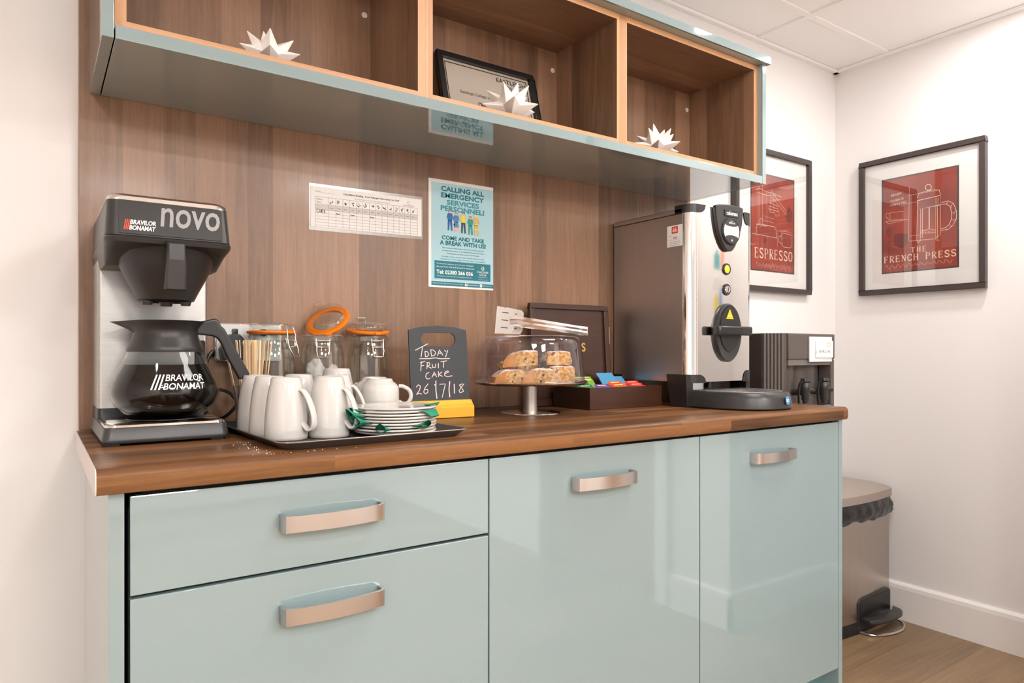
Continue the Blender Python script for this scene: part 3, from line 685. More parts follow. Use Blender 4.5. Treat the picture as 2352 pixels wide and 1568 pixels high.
# ------------------------------------------------------------------ wall socket and power leads
so = thing('wall_socket', 'white double wall socket with chrome edge behind the coffee machine', 'socket', (.4, 1.639, 1.09))
M = FR((.326, 1.6398, 1.047), (1, 0, 0), (0, 0, 1))
obj('cover_plate', B().prism(rr(0, .146, 0, .086, .006), .005, M), CHROME, so, bevel=.001, label='chrome rim')
obj('face_plate', B().prism(rr(.003, .143, .003, .083, .005), .003, FR((.326, 1.6347, 1.047), (1, 0, 0), (0, 0, 1))), mat('socket_white', (232, 232, 230), .35), so, bevel=.001)
M2 = FR((.326, 1.6316, 1.047), (1, 0, 0), (0, 0, 1))
for x in (.036, .098): obj('switch', B().prism(rr(x, x + .012, .058, .074, .002), .004, M2), BLACK, so, bevel=.001)
lead = thing('power_lead', 'black mains lead with plug looping from the socket behind the coffee machine', 'cable', (.355, 1.6, .911))
b = B().loft([sec(rr(.352 - a, .352 + a, 0, .04, .004, 3), 0) for a in (.02, .02)]) if False else B()
pl = [(.332, 1.075), (.345, 1.098), (.352, 1.108), (.372, 1.108), (.382, 1.096), (.392, 1.075), (.39, 1.05), (.336, 1.05)]
b = B().prism([(x, z_) for x, z_ in pl], .032, FR((0, 1.6313, 0), (1, 0, 0), (0, 0, 1)))
obj('plug', b, BLACK, lead, bevel=.003)
def curve(pts, n=10):
    P = [Vector(p) for p in pts]; P = [P[0] * 2 - P[1]] + P + [P[-1] * 2 - P[-2]]; o_ = []
    for i in range(1, len(P) - 2):
        for k_ in range(n):
            t = k_ / n; a, b_, c, d = P[i - 1:i + 3]
            o_.append(.5 * ((2 * b_) + (c - a) * t + (2 * a - 5 * b_ + 4 * c - d) * t * t + (3 * b_ - a - 3 * c + d) * t ** 3))
    return o_ + [P[-2]]
obj('cable', B().tube(curve([(.362, 1.612, 1.05), (.372, 1.6, 1.0), (.366, 1.59, .96), (.345, 1.6, .93), (.325, 1.615, .922), (.305, 1.62, .94), (.296, 1.622, .985), (.292, 1.62, 1.01)]), .0038, 8), BLACK, lead, smooth=True)
o = obj('kettle_lead', B().tube(curve([(.322, 1.628, 1.06), (.318, 1.615, 1.07), (.306, 1.61, 1.05), (.304, 1.612, 1.0), (.318, 1.59, .99), (.345, 1.565, .978), (.362, 1.55, .94), (.345, 1.56, .9155), (.31, 1.59, .9155)]), .0036, 8), BLACK, smooth=True)
tag(o, 'thin black flex coiled against the panel beside the coffee machine column', 'cable')

# ------------------------------------------------------------------ filter coffee machine and its glass jug
cm = thing('coffee_machine', 'black and steel filter coffee machine at the left end of the worktop', 'coffee machine', (.19, 1.47, .911))
GS = mat('grey_side', (54, 54, 55), .34)
b = B().loft([sec(rr(.0905, .289, 1.327, 1.636, .012), .914), sec(rr(.0885, .291, 1.325, 1.637, .014), .919), sec(rr(.0925, .287, 1.3305, 1.634, .014), .9405)])
base = obj('base', b, GS, cm, smooth=True, bevel=.002)
for x in (.105, .272):
    for y in (1.345, 1.62): obj('foot', B().prism(rr(x - .012, x + .012, y - .01, y + .01, .003), .0045, Matrix.Translation((0, 0, .9105))), BLACK, base)
b = B().loft([sec(rr(.094, .286, 1.333, 1.52, .016), .9408), sec(rr(.095, .285, 1.334, 1.52, .016), .9445), sec(rr(.099, .281, 1.338, 1.52, .014), .9465)])
obj('hot_plate_cover', b, CHROME, cm, smooth=True, label='polished steel top of the base')
obj('hot_plate', B().lathe([(.001, .0), (.062, .0), (.064, .0012), (.066, .0012), (.0665, .0)], (.199, 1.425, .9467), 48), BLACK, cm, smooth=True)
b = B().loft([sec(rr(.093, .2865, 1.497, 1.636, .008), .94), sec(rr(.094, .2855, 1.5, 1.636, .008), .962)])
obj('column_foot', b, BLACK, cm, bevel=.002)
obj('column', B().prism(rr(.094, .286, 1.502, 1.635, .007), .278, Matrix.Translation((0, 0, .9625))), STEEL, cm, smooth=True, label='brushed steel column')
# brewing head
b = B().loft([sec(rr(.098, .284, 1.40, 1.635, .012), 1.222), sec(rr(.094, .288, 1.345, 1.636, .016), 1.244), sec(rr(.0915, .2905, 1.306, 1.637, .02), 1.253), sec(rr(.091, .291, 1.303, 1.637, .02), 1.259), sec(rr(.0925, .2895, 1.306, 1.637, .02), 1.263)])
obj('head_tray', b, CHAR, cm, smooth=True, ang=40)
b = B().loft([sec(rr(.0925, .2895, 1.305, 1.637, .02), 1.2635), sec(rr(.096, .2865, 1.318, 1.635, .02), 1.324)])
hd = obj('brew_head', b, CHAR, cm, smooth=True)
b = B().loft([sec(rr(.0955, .287, 1.3175, 1.636, .02), 1.3242), sec(rr(.097, .2855, 1.319, 1.635, .02), 1.331), sec(rr(.104, .279, 1.33, 1.628, .018), 1.3365)])
obj('lid', b, mat('satin_steel', (228, 222, 216), .25, metal=1), cm, smooth=True, ang=50, label='pale steel lid')
sl = math.atan2(.013, .0605); V_ = (0, math.sin(sl), math.cos(sl))
M = FR((.112, 1.3052, 1.266), (1, 0, 0), V_)
obj('front_panel', B().prism(rr(0, .162, .0, .0565, .002, 2), .0012, M), BLACK_SATIN, hd, bevel=.0005)
obj('lettering', B().text('novo', .062, .158, .0165, .0515, M, .0018, .012, .12), NOVO, hd, label='silver lettering novo')
b = B(); z = .0018
b.mi = 0; b.text('BRAVILOR', .0165, .055, .0165, .0245, M, z, .03, .2).text('BONAMAT', .0152, .0545, .0065, .0145, M, z, .03, .2)
b.mi = 1
for i in range(4): x = .0065 + i * .0026; b.poly([(x, .0065), (x + .0015, .0065), (x + .0045, .0245), (x + .003, .0245)], M, z)
obj('logo', b, (WHITEINK, REDINK), hd, label='white and red maker logo')
fb = obj('filter_basket', B().lathe([(.001, .004), (.036, .004), (.038, 0), (.047, .003), (.054, .018), (.068, .045), (.08, .072), (.086, .092), (.088, .094), (.001, .094)], (.1955, 1.4, 1.1595), 56), BLACK_SATIN, cm, smooth=True)
b = B().loft([[(.1955 + a * w_, y + c * .011, z_) for a, c in ((-1, .6), (-.85, 1), (.85, 1), (1, .6), (1, -.6), (.8, -1), (-.8, -1), (-1, -.6))] for w_, y, z_ in ((.0135, 1.302, 1.2575), (.014, 1.29, 1.252), (.0155, 1.29, 1.225), (.0175, 1.298, 1.175))])
b.box(.1875, .2035, 1.3, 1.345, 1.222, 1.25)
obj('basket_handle', b, CHAR, fb, bevel=.002)
for x in (.163, .226): obj('basket_foot', B().lathe([(.001, 0), (.008, 0), (.0095, .006), (.0095, .008), (.001, .008)], (x, 1.385, 1.1535), 16), BLACK, fb, smooth=True)
obj('outlet', B().lathe([(.001, 0), (.010, 0), (.012, .007), (.001, .007)], (.1955, 1.4, 1.1525), 20), BLACK, fb, smooth=True)
sp = obj('switch_panel', B().prism(rr(.262, .281, 1.005, 1.092, .004, 4), .004, FR((0, 1.5018, 0), (1, 0, 0), (0, 0, 1))), BLACK, cm, bevel=.001)
obj('switch', B().lathe([(.001, .005), (.006, .004), (.0075, 0)], (0, 0, 0), 20, FR((.2715, 1.4976, 1.07), (1, 0, 0), (0, 0, 1))), BLACK, sp, smooth=True)
obj('indicator_lamp', B().lathe([(.001, .003), (.0032, .002), (.004, 0)], (0, 0, 0), 16, FR((.2715, 1.4976, 1.03), (1, 0, 0), (0, 0, 1))), mat('orange_lamp', (255, 110, 30), .3, emit=2), sp, smooth=True)

jx, jy, jz = .199, 1.425, .9482
cf = thing('coffee_jug', 'round glass coffee jug with black collar, half full of black coffee on the hot plate', 'coffee jug', (jx, jy, jz))
JP = [(.001, 0), (.05, 0), (.058, .003), (.072, .01), (.085, .024), (.0925, .042), (.093, .052), (.0895, .066), (.082, .082), (.0735, .098), (.067, .111), (.0625, .123)]
obj('glass_body', B().lathe(JP, (jx, jy, jz), 64), JUGGLASS, cf, smooth=True)
IP = [(.001, .0035)] + [(max(.001, r - .0035), z_ + (.0035 if z_ < .02 else 0)) for r, z_ in JP[1:10]] + [(.001, .098)]
obj('coffee', B().lathe(IP, (jx, jy, jz), 64), COFFEE, cf, smooth=True)
# collar with drawn-out spout towards the left
b = B(); prof = [(.0645, .121), (.0655, .124), (.0625, .131), (.057, .145), (.0535, .156), (.055, .163), (.061, .172), (.066, .178)]
rows = []
for r, z_ in prof:
    row = []
    for i in range(64):
        t = 2 * PI * i / 64; d = (t - PI + PI) % (2 * PI) - PI; d = abs(((t - PI + PI) % (2 * PI)) - PI)
        kx = max(0, 1 - abs(((t - PI + 3 * PI) % (2 * PI)) - PI) / .75) if False else max(0, 1 - abs((t - PI)) / .75)
        up = max(0, (z_ - .156) / .022); rad = r + .026 * kx * kx * up
        row.append((jx + rad * math.cos(t), jy + rad * math.sin(t), jz + z_ - .003 * kx * up))
    rows.append(row)
b.loft(rows, cap=False); b.loft([[(jx + (x - jx) * .96, jy + (y - jy) * .96, z_) for x, y, z_ in row] for row in rows[::-1]], cap=False)
n_ = len(rows[0])
obj('collar', b, BLACK_SATIN, cf, smooth=True, ang=50)
px = [(1110, 165), (1200, 150), (1290, 125), (1325, 150), (1345, 200), (1380, 235), (1630, 710), (1525, 765), (1400, 520), (1345, 380), (1310, 330), (1265, 308), (1110, 292)]
out = [((180 + a / 4.355 - 373) / 1228, 1.07 - (700 + c / 4.355 - 806.5) / 1228) for a, c in px]
hM = FR((jx, jy - .0, 0), (math.cos(R(-6)), math.sin(R(-6)), 0), (0, 0, 1))
hM = hM @ Matrix.Translation((0, 0, -.010))
obj('handle', B().prism(out, .02, hM), BLACK, cf, bevel=.004, seg=3)
a0 = math.atan2(-jy, -jx)
def wrap(u, v):
    """u along the girth in metres from the side facing the room, v height above the jug's foot"""
    i = 0
    while i < len(JP) - 2 and JP[i + 1][1] < v: i += 1
    (r0, z0), (r1, z1) = JP[i], JP[i + 1]; r = r0 + (r1 - r0) * (v - z0) / (z1 - z0) + .0012
    t = a0 + u / .088
    return Vector((jx + r * math.cos(t), jy + r * math.sin(t), jz + v))
b = B()
b.text('BRAVILOR', -.001, .066, .0695, .081, fn=wrap, bold=.01, shear=.2).text('BONAMAT', -.004, .066, .0545, .066, fn=wrap, bold=.01, shear=.2)
for i in range(3):
    for j in range(6):
        x = -.0235 + i * .0058; v0, v1 = .0545 + j * .0265 / 6, .0545 + (j + 1) * .0265 / 6
        f0, f1 = .0072 * j / 6, .0072 * (j + 1) / 6
        b._f([b.bm.verts.new(wrap(p, q)) for p, q in ((x + f0, v0), (x + .0027 + f0, v0), (x + .0027 + f1, v1), (x + f1, v1))])
obj('lettering', b, WHITEINK, cf, label='white maker lettering')

# ------------------------------------------------------------------ tray with mugs, cups, plates
TR = R(2.0)
tr = thing('serving_tray', 'black rectangular serving tray carrying the mugs and plates', 'tray', (.488, 1.3165, .9105), TR)
b = B().loft([sec(rr(-.163, .163, -.1965, .1965, .02), .0), sec(rr(-.178, .178, -.2115, .2115, .025), .0125), sec(rr(-.179, .179, -.2125, .2125, .026), .0135), sec(rr(-.177, .177, -.2105, .2105, .025), .0137), sec(rr(-.164, .164, -.1975, .1975, .02), .0022), ], cap=False)
n_ = len(b.bm.verts); vs = list(b.bm.verts); m_ = len(rr(0, 1, 0, 1, .1))
b._f(vs[:m_][::-1]); b._f(vs[-m_:])
TRAYM = mat('black_tray', (62, 59, 58), .32, bump=.15, bscale=400)
obj('tray_dish', b, TRAYM, tr, local=True, smooth=True)
obj('tray_rim', B().tube([(x, y, .0136) for x, y in rr(-.1785, .1785, -.212, .212, .026)], .0013, 6, closed=True), mat('worn_rim', (160, 152, 146), .3, metal=.8), tr, local=True, smooth=True, label='worn bare metal rim')
TZ = .9130
def mug_proto(name, label, loc, rz):
    t = thing(name, label, 'mug', loc, rz, 'upturned white mugs')
    P_ = [(.0335, .004), (.0355, .0), (.0375, .001), (.0378, .006), (.0375, .02), (.0365, .04), (.0345, .062), (.0315, .083), (.028, .1), (.0262, .108), (.0245, .1105), (.022, .1105), (.0205, .108), (.001, .107)]
    obj('mug_body', B().lathe(P_, (0, 0, 0), 48), PORC, t, local=True, smooth=True, ang=70)
    pts = curve([(.0285, 0, .088), (.036, 0, .0865), (.046, 0, .072), (.0545, 0, .05), (.0575, 0, .031), (.054, 0, .02), (.046, 0, .0175), (.039, 0, .024), (.0335, 0, .031)], 6)
    b = B(); n = len(pts); secs = []
    for i, p in enumerate(pts):
        a, c = pts[max(0, i - 1)], pts[min(n - 1, i + 1)]; d = (c - a).normalized(); q = Vector((d.z, 0, -d.x)); w_ = .0085
        secs.append([p + q * .0035 * math.sin(R(k * 36)) + Vector((0, 1, 0)) * w_ * math.cos(R(k * 36)) for k in range(10)])
    obj('mug_handle', b.loft(secs), PORC, t, local=True, smooth=True, ang=80)
    return t
H = R(-24)
mug0 = mug_proto('mug', 'upturned white mug front left on the tray, handle to the right, nearest the tray edge', (.3685, 1.247, TZ), R(-50))
dup(mug0, (.4455, 1.241, TZ), R(-50), 'upturned white mug front right on the tray, its handle touching the stacked plates')
dup(mug0, (.361, 1.323, TZ), R(60), 'upturned white mug second in the left column, directly behind the nearest mug')
dup(mug0, (.358, 1.402, TZ), R(75), 'upturned white mug at the back of the left column beside the wooden stirrers')
dup(mug0, (.437, 1.393, TZ), R(80), 'upturned white mug half hidden in the gap behind the two front mugs')
dup(mug0, (.4855, 1.313, TZ), R(-28), 'upturned white mug behind the front right mug, handle pointing at the upturned cup')
dup(mug0, (.545, 1.469, TZ), R(100), 'slightly taller upturned white mug at the very back against the middle jar', 1.08)

def plate_mesh(r):
    P_ = [(.001, .0), (r * .58, .0), (r * .62, .0012), (r * .8, .0026), (r * .955, .0048), (r * .985, .0052), (r * .998, .0062), (r, .0072), (r * .992, .0084), (r * .97, .009), (r * .945, .0088), (r * .8, .0062), (r * .62, .0034), (.001, .003)]
    return B().lathe(P_, (0, 0, 0), 56)
pz = .0068
ORD = ['lowest', 'second from the bottom', 'third from the bottom', 'fourth from the bottom', 'fifth from the bottom', 'fourth from the top', 'third from the top', 'second from the top', 'topmost']
rnd = random.Random(2)
p0 = None; PX, PY = .5655, 1.214
for i in range(9):
    l = 'white side plate, %s of the front stack with green napkins' % ORD[i]
    loc = (PX + rnd.uniform(-.003, .003), PY + rnd.uniform(-.003, .003), TZ + i * .0056)
    if p0 is None:
        p0 = obj('side_plate', plate_mesh(.0785), PORC, smooth=True, ang=60); p0.location = loc; tag(p0, l, 'plate', 'side plates in the front stack')
    else:
        o = p0.copy(); COL.objects.link(o); o.location = loc; o['label'] = l
SX, SY = .582, 1.36
s0 = None
SO = ['lowest', 'second', 'third', 'fourth', 'fifth', 'sixth', 'topmost']
for i in range(7):
    l = 'white saucer under the upturned cups behind the plates, %s' % (SO[i] + (' of its pile' if i in (0, 6) else ' up in its pile'))
    loc = (SX + rnd.uniform(-.004, .004), SY + rnd.uniform(-.003, .003), TZ + i * .0058)
    if s0 is None:
        s0 = obj('saucer', plate_mesh(.068), PORC, smooth=True, ang=60); s0.location = loc; tag(s0, l, 'saucer', 'saucers under the cups')
    else:
        o = s0.copy(); COL.objects.link(o); o.location = loc; o['label'] = l
cz = TZ + 6 * .0058 + .0036
def cup_proto(label, loc, rz):
    t = thing('teacup', label, 'cup', loc, rz, 'upturned white teacups')
    P_ = [(.034, .006), (.0385, .0), (.0402, .001), (.0405, .02), (.0403, .036), (.0395, .043), (.0375, .0475), (.033, .0525), (.0285, .0555), (.0262, .0605), (.0245, .062), (.022, .062), (.021, .0585), (.001, .0575)]
    obj('cup_body', B().lathe(P_, (0, 0, 0), 48), PORC, t, local=True, smooth=True, ang=70)
    obj('cup_handle', B().tube(curve([(.0395, 0, .046), (.05, 0, .0445), (.062, 0, .036), (.0645, 0, .022), (.058, 0, .0105), (.047, 0, .0095), (.0395, 0, .014)], 6), .0042, 10), PORC, t, local=True, smooth=True)
    return t
c0 = cup_proto('upturned white teacup with its handle to the right, in front of the chalkboard', (.588, 1.337, cz), R(-24))
dup(c0, (.612, 1.418, cz), R(120), 'upturned white teacup half hidden behind the handle-right teacup')

# green napkins folded between the plates, their loose corners showing
def napkin(label, ang_, lvl, wd, ln, curl, cx=PX, cy=PY, r=.0785, lift=0.0, twist=0.0):
    """a folded napkin whose rolled corner opens into a soft loop past the plate rims"""
    a = R(ang_); u = Vector((math.cos(a), math.sin(a), 0)); s_ = Vector((-math.sin(a), math.cos(a), 0))
    o = Vector((cx, cy, TZ + lvl * .0056 + .0058)); b = B(); secs = []; n = 20
    for i in range(11):
        f = i / 10; d = r * .8 + (r * .2 + ln) * f; e = max(0.0, (d - r * .97) / (r * .03 + ln)); h = .0009 + 1.4 * curl * e ** .7
        w_ = wd * .85 * (1 - .5 * e); row = []
        for k in range(n):
            t = 2 * PI * k / n; cs, sn = math.cos(t), math.sin(t)
            # the upper lip reaches further out than the lower one, the tip is pinched
            row.append(o + u * (d - .35 * ln * e * (1 - sn) * .5 - .12 * ln * e * abs(cs)) + s_ * (cs * w_ + twist * e) + Vector((0, 0, .0022 * min(1, d / r) ** 2 + h * .5 * sn * (1 - .35 * abs(cs)) + lift * e ** 1.5 + h * .28)))
        secs.append(row)
    b.loft(secs, cap=False)
    bmesh.ops.solidify(b.bm, geom=b.bm.faces[:], thickness=.0005)
    x = obj('paper_napkin', b, GREEN, smooth=True, ang=60)
    return tag(x, label, 'napkin', 'green napkins between the plates')
napkin('green paper napkin curling out at the left near the top of the plate stack', -172, 7, .022, .018, .006)
napkin('green paper napkin loop at the left of the plates, second loop down', 190, 5, .024, .028, .015)
napkin('green paper napkin loop at the left of the plates, third loop down', 199, 3, .024, .026, .016)
napkin('green paper napkin loop at the bottom front of the plate stack', 229, 1, .021, .018, .013)
napkin('green paper napkin flap folded down at the top right of the plate stack', -60, 7, .030, .017, .002, lift=-.012)
napkin('green paper napkin rolled at the lower right front of the plate stack', -76, 2, .026, .018, .011)
napkin('green paper napkin corner peeping out at the far right of the plates', -8, 8, .013, .013, .004)
napkin('green paper napkin tip sticking out behind the handle of the front right mug', 174, 2, .02, .02, .01)

# clear cup of wooden stirrers
sc_ = thing('stirrer_cup', 'tall clear plastic tumbler holding the wooden stirrers behind the mugs', 'tumbler', (.3665, 1.478, TZ))
obj('tumbler_body', B().lathe([(.001, .0012), (.026, .0012), (.0275, .004), (.035, .085), (.0362, .088), (.0364, .086), (.0285, .002), (.026, 0), (.001, 0)], (.3665, 1.478, TZ), 40), DOME, sc_, smooth=True)
rnd = random.Random(11); st0 = None
for i in range(26):
    a = rnd.uniform(0, 2 * PI); rr_ = .021 * math.sqrt(rnd.random()); bx_, by_ = .3665 + rr_ * math.cos(a), 1.478 + rr_ * math.sin(a)
    tx = bx_ + (bx_ - .3665) * .95 + rnd.uniform(-.008, .008); ty = by_ + (by_ - 1.478) * .45 + rnd.uniform(-.004, .004)
    if st0 is None:
        b = B().loft([[(x, y, z_) for x, y in ((-k_, -.0008), (k_, -.0008), (k_, .0008), (-k_, .0008))] for z_, k_ in ((0, .0018), (.002, .0028), (.174, .0028), (.1765, .0024), (.178, .0012))])
        o = st0 = obj('wooden_stirrer', b, STICK)
        tag(o, 'flat pale wooden stirrer standing in the clear tumbler behind the mugs', 'stirrer', 'wooden stirrers in the tumbler')
    else:
        o = st0.copy(); COL.objects.link(o)
    o.location = (bx_, by_, TZ + .0025); d = Vector((tx - bx_, ty - by_, .175)).normalized()
    if i in (3, 9): d = Vector((-.2, .02, .98)).normalized()
    qz = d.to_track_quat('Z', 'Y'); e = qz.to_euler(); o.rotation_mode = 'QUATERNION'
    from mathutils import Quaternion
    o.rotation_quaternion = qz @ Quaternion((0, 0, 1), rnd.uniform(-.35, .6))

# ------------------------------------------------------------------ clip-top glass jars
def clip(b, c, az, z, opened):
    """wire bail on the jar's neck"""
    a = R(az); u = Vector((math.cos(a), math.sin(a), 0)); s_ = Vector((-math.sin(a), math.cos(a), 0)); o_ = Vector(c)
    def p(r, q, zz): return o_ + u * r + s_ * q + Vector((0, 0, zz))
    rw = .0015
    b.tube([p(.051, -.015, z - .002), p(.054, -.015, z - .018), p(.053, -.012, z - .021), p(.053, .012, z - .021), p(.054, .015, z - .018), p(.051, .015, z - .002)], rw, 6)
    if opened: q = [(.053, -.013, z - .012), (.057, -.014, z - .03), (.059, -.011, z - .044), (.059, .011, z - .044), (.057, .014, z - .03), (.053, .013, z - .012)]
    else: q = [(.053, -.013, z + .002), (.06, -.014, z - .022), (.068, -.009, z - .042), (.068, .009, z - .042), (.06, .014, z - .022), (.053, .013, z + .002)]
    b.tube([p(*k_) for k_ in q], rw, 6)
    b.tube([p(.052, -.017, z - .006), p(.055, 0, z - .006), p(.052, .017, z - .006)], rw, 6)
    if not opened:
        for sg in (-1, 1): b.tube([p(.052, sg * .012, z - .018), p(.055, sg * .0135, z + .004), p(.05, sg * .011, z + .022)], rw, 6)
    return b
def jar(label, x, y, lid_M, az, opened, neck=.19, r=.0525):
    t = thing('clip_top_jar', label, 'jar', (x, y, .9105), 0, 'clip-top glass jars')
    P_ = [(.001, .004), (r * .8, .004), (r * .86, 0), (r * .95, .004), (r, .02), (r * 1.02, .06), (r, .11), (r * .95, .15), (r * .88, .172), (r * .82, .178), (r * .84, .182), (r * .96, .184), (r * .96, neck + .005), (r * .86, neck + .008), (r * .78, neck + .006), (r * .78, .178), (r * .86, .165), (r * .93, .14), (r * .96, .1), (r * .96, .02), (r * .85, .009), (.001, .009)]
    obj('jar_body', B().lathe(P_, (x, y, .9105), 48), GLASS, t, smooth=True, ang=60)
    l = obj('jar_lid', B().lathe([(.001, .012), (r * .55, .013), (r * .75, .016), (r * .84, .017), (r * .9, .014), (r * .92, .006), (r * .9, .0), (r * .7, .0), (r * .68, -.005), (r * .6, -.006), (r * .5, .003), (.001, .004)], (0, 0, 0), 48, lid_M), GLASS, t, smooth=True, ang=60)
    b = B().lathe([(r * .72, -.006), (r * .96, -.0065), (r * 1.0, -.004), (r * 1.0, -.001), (r * .96, .0002), (r * .72, .0002), (r * .72, -.006)], (0, 0, 0), 48, lid_M)
    a = R(az + (0 if opened else 160)); tb = [(r * .97 * math.cos(a + k_), r * .97 * math.sin(a + k_)) for k_ in (-.14, .14)] + [(r * 1.12 * math.cos(a + k_), r * 1.12 * math.sin(a + k_)) for k_ in (.1, -.1)]
    b.prism(tb, .004, lid_M @ Matrix.Translation((0, 0, -.005)))
    obj('rubber_seal', b, ORANGE, t, smooth=True, ang=40, label='orange rubber seal')
    obj('wire_clip', clip(B(), (x, y, .9105), az, neck, opened), SHINY, t, smooth=True, ang=80)
    tp = [lid_M @ Vector(p) for p in ((-.012, r * .82, .013), (-.010, r * .82, .026), (.010, r * .82, .026), (.012, r * .82, .013))] if opened else None
    if opened: obj('lid_loop', B().tube(tp, .0013, 6), SHINY, t, smooth=True)
    return t
def lidM(x, y, z, tx=0, ty=0, tz=0): return Matrix.Translation((x, y, z)) @ Matrix.Rotation(tz, 4, 'Z') @ Matrix.Rotation(tx, 4, 'X') @ Matrix.Rotation(ty, 4, 'Y')
jar('lidded clip-top glass jar with its orange seal shut, behind the stirrers', .436, 1.583, lidM(.436, 1.583, .9105 + .205), -56, False, r=.0535)
jar('clip-top glass jar holding teabags, its orange-sealed lid tipped wide open', .5515, 1.583, lidM(.567, 1.588, .9105 + .233, R(30), R(-30)), -107, True)
jar('empty clip-top glass jar with its lid resting ajar, nearest the chalkboard', .6665, 1.583, lidM(.6665, 1.586, .9105 + .2115, R(7), R(0)), -88, True)
def lump(name, label, cat, c, sz, m, seed, group=None):
    b = B(); bmesh.ops.create_icosphere(b.bm, subdivisions=4, radius=1); off = Vector((seed * 3.1, seed * 1.7, 0))
    for v in b.bm.verts:
        n_ = noise.noise(v.co * 1.4 + off) * .3 + noise.noise(v.co * 4 + off) * .12
        v.co = Vector((v.co.x * sz[0], v.co.y * sz[1], v.co.z * sz[2])) * (1 + n_); v.co.z = max(v.co.z, -sz[2] * .8)
    o = obj(name, b, m, smooth=True, ang=180); o.location = c; return tag(o, label, cat, group)
TB = mat('teabag_paper', (206, 198, 194), .85, bump=.3, bscale=160)
lump('teabag', 'large pale crumpled teabag heaped at the left inside the open jar', 'teabag', (.530, 1.567, 1.012), (.023, .021, .038), TB, 1, 'teabags in the open jar')
lump('teabag', 'small pale crumpled teabag on the right side inside the open jar', 'teabag', (.577, 1.578, 1.0), (.016, .02, .036), TB, 2, 'teabags in the open jar')
lump('teabag', 'pale crumpled teabag between the two others at the back inside the open jar', 'teabag', (.555, 1.606, 1.002), (.018, .013, .034), TB, 3, 'teabags in the open jar')
lump('teabag', 'pale crumpled teabag at the bottom of the open jar', 'teabag', (.5515, 1.583, .9505), (.034, .034, .036), TB, 4, 'teabags in the open jar')

# ------------------------------------------------------------------ chalkboard sign
kb = thing('chalkboard_sign', 'small chalkboard in a yellow wooden foot reading TODAY FRUIT CAKE', 'chalkboard', (.798, 1.47, .911), R(-5))
ft = obj('foot', B().loft([[(x, y, z_) for y, z_ in ((-.03, 0), (.03, 0), (.028, .034), (.02, .041), (-.014, .041), (-.022, .032), (-.03, .026))] for x in (-.073, .0835)]), YELLOW, kb, local=True, bevel=.0015, label='yellow wooden foot')
bt = R(6); KM = FR((-.070, -.004, .0405), (1, 0, 0), (0, math.sin(bt), math.cos(bt)))
BW, BH = .1525, .182
top_ = [(0, .171), (.03, .1785), (.076, .182), (.122, .1785), (.1525, .171)]
b = B(); outl = [(0, 0), (BW, 0)] + [(x, y) for x, y in top_[::-1]]
hole = rr(.031, .1215, .131, .165, .0165, 6)
# board outline bridged to its hand hole
M3 = KM
def ringface(zv):
    vo = [b.bm.verts.new(M3 @ Vector((x, y, zv))) for x, y in outl]; vh = [b.bm.verts.new(M3 @ Vector((x, y, zv))) for x, y in hole]
    eo = [b.bm.edges.new((vo[i], vo[(i + 1) % len(vo)])) for i in range(len(vo))]; eh = [b.bm.edges.new((vh[i], vh[(i + 1) % len(vh)])) for i in range(len(vh))]
    bmesh.ops.triangle_fill(b.bm, use_beauty=True, edges=eo + eh); return vo, vh
o1, h1 = ringface(0.0); o2, h2 = ringface(-.005)
for A_, C_ in ((o1, o2), (h1, h2)):
    for i in range(len(A_)): b._f([A_[i], C_[i], C_[(i + 1) % len(A_)], A_[(i + 1) % len(A_)]])
bmesh.ops.recalc_face_normals(b.bm, faces=b.bm.faces)
bd = obj('board', b, SLATE, kb, local=True)
CH = [[(1150, 430), (1300, 358)], [(1235, 395), (1215, 500)], [(1262, 440), (1265, 500), (1290, 495), (1305, 470), (1290, 445), (1262, 440)], [(1330, 425), (1335, 495), (1375, 480), (1385, 450), (1355, 425), (1320, 425)], [(1405, 490), (1430, 425), (1470, 485)], [(1412, 462), (1462, 460)], [(1490, 425), (1510, 450)], [(1532, 425), (1500, 505)],
      [(1195, 520), (1300, 520), (1380, 512), (1440, 522), (1550, 520)],
      [(1215, 550), (1205, 655)], [(1200, 565), (1260, 548)], [(1205, 600), (1245, 592)], [(1285, 560), (1275, 630)], [(1275, 562), (1310, 565), (1312, 590), (1280, 600), (1330, 625)], [(1340, 580), (1345, 618), (1375, 615), (1378, 578)], [(1412, 570), (1410, 625)], [(1440, 555), (1515, 545)], [(1478, 550), (1470, 620)],
      [(1300, 668), (1265, 685), (1258, 720), (1275, 740), (1310, 735)], [(1330, 725), (1360, 665), (1385, 722)], [(1342, 700), (1382, 695)], [(1410, 660), (1408, 720)], [(1450, 665), (1412, 695), (1455, 715)], [(1475, 690), (1530, 668), (1520, 655), (1485, 670), (1480, 705), (1510, 720), (1570, 710)],
      [(1145, 825), (1170, 800), (1195, 815), (1180, 860), (1145, 905), (1170, 890), (1205, 900)], [(1285, 790), (1245, 835), (1228, 880), (1250, 900), (1278, 880), (1275, 850), (1240, 855)], [(1375, 760), (1370, 860), (1378, 955)], [(1355, 800), (1375, 820)], [(1415, 800), (1485, 798), (1465, 860), (1440, 945)], [(1538, 770), (1525, 860), (1530, 945)], [(1590, 800), (1588, 905)], [(1690, 800), (1650, 815), (1680, 850), (1700, 885), (1655, 900), (1645, 875), (1680, 830), (1710, 800)]]
b = B()
for q in CH:
    pts = [((x - 1085) / 682 * BW, (975 - y) / 790 * .176) for x, y in q]; dense = []
    for a, c in zip(pts, pts[1:]):
        for k_ in range(4): dense.append((a[0] + (c[0] - a[0]) * k_ / 4, a[1] + (c[1] - a[1]) * k_ / 4))
    b.ribbon(dense + [pts[-1]], .0026 if len(q) < 4 and q[0][1] > 750 and q[0][0] > 1350 else .0019, KM, .0006)
obj('handwriting', b, CHALK, bd, local=True, label='chalk handwriting')

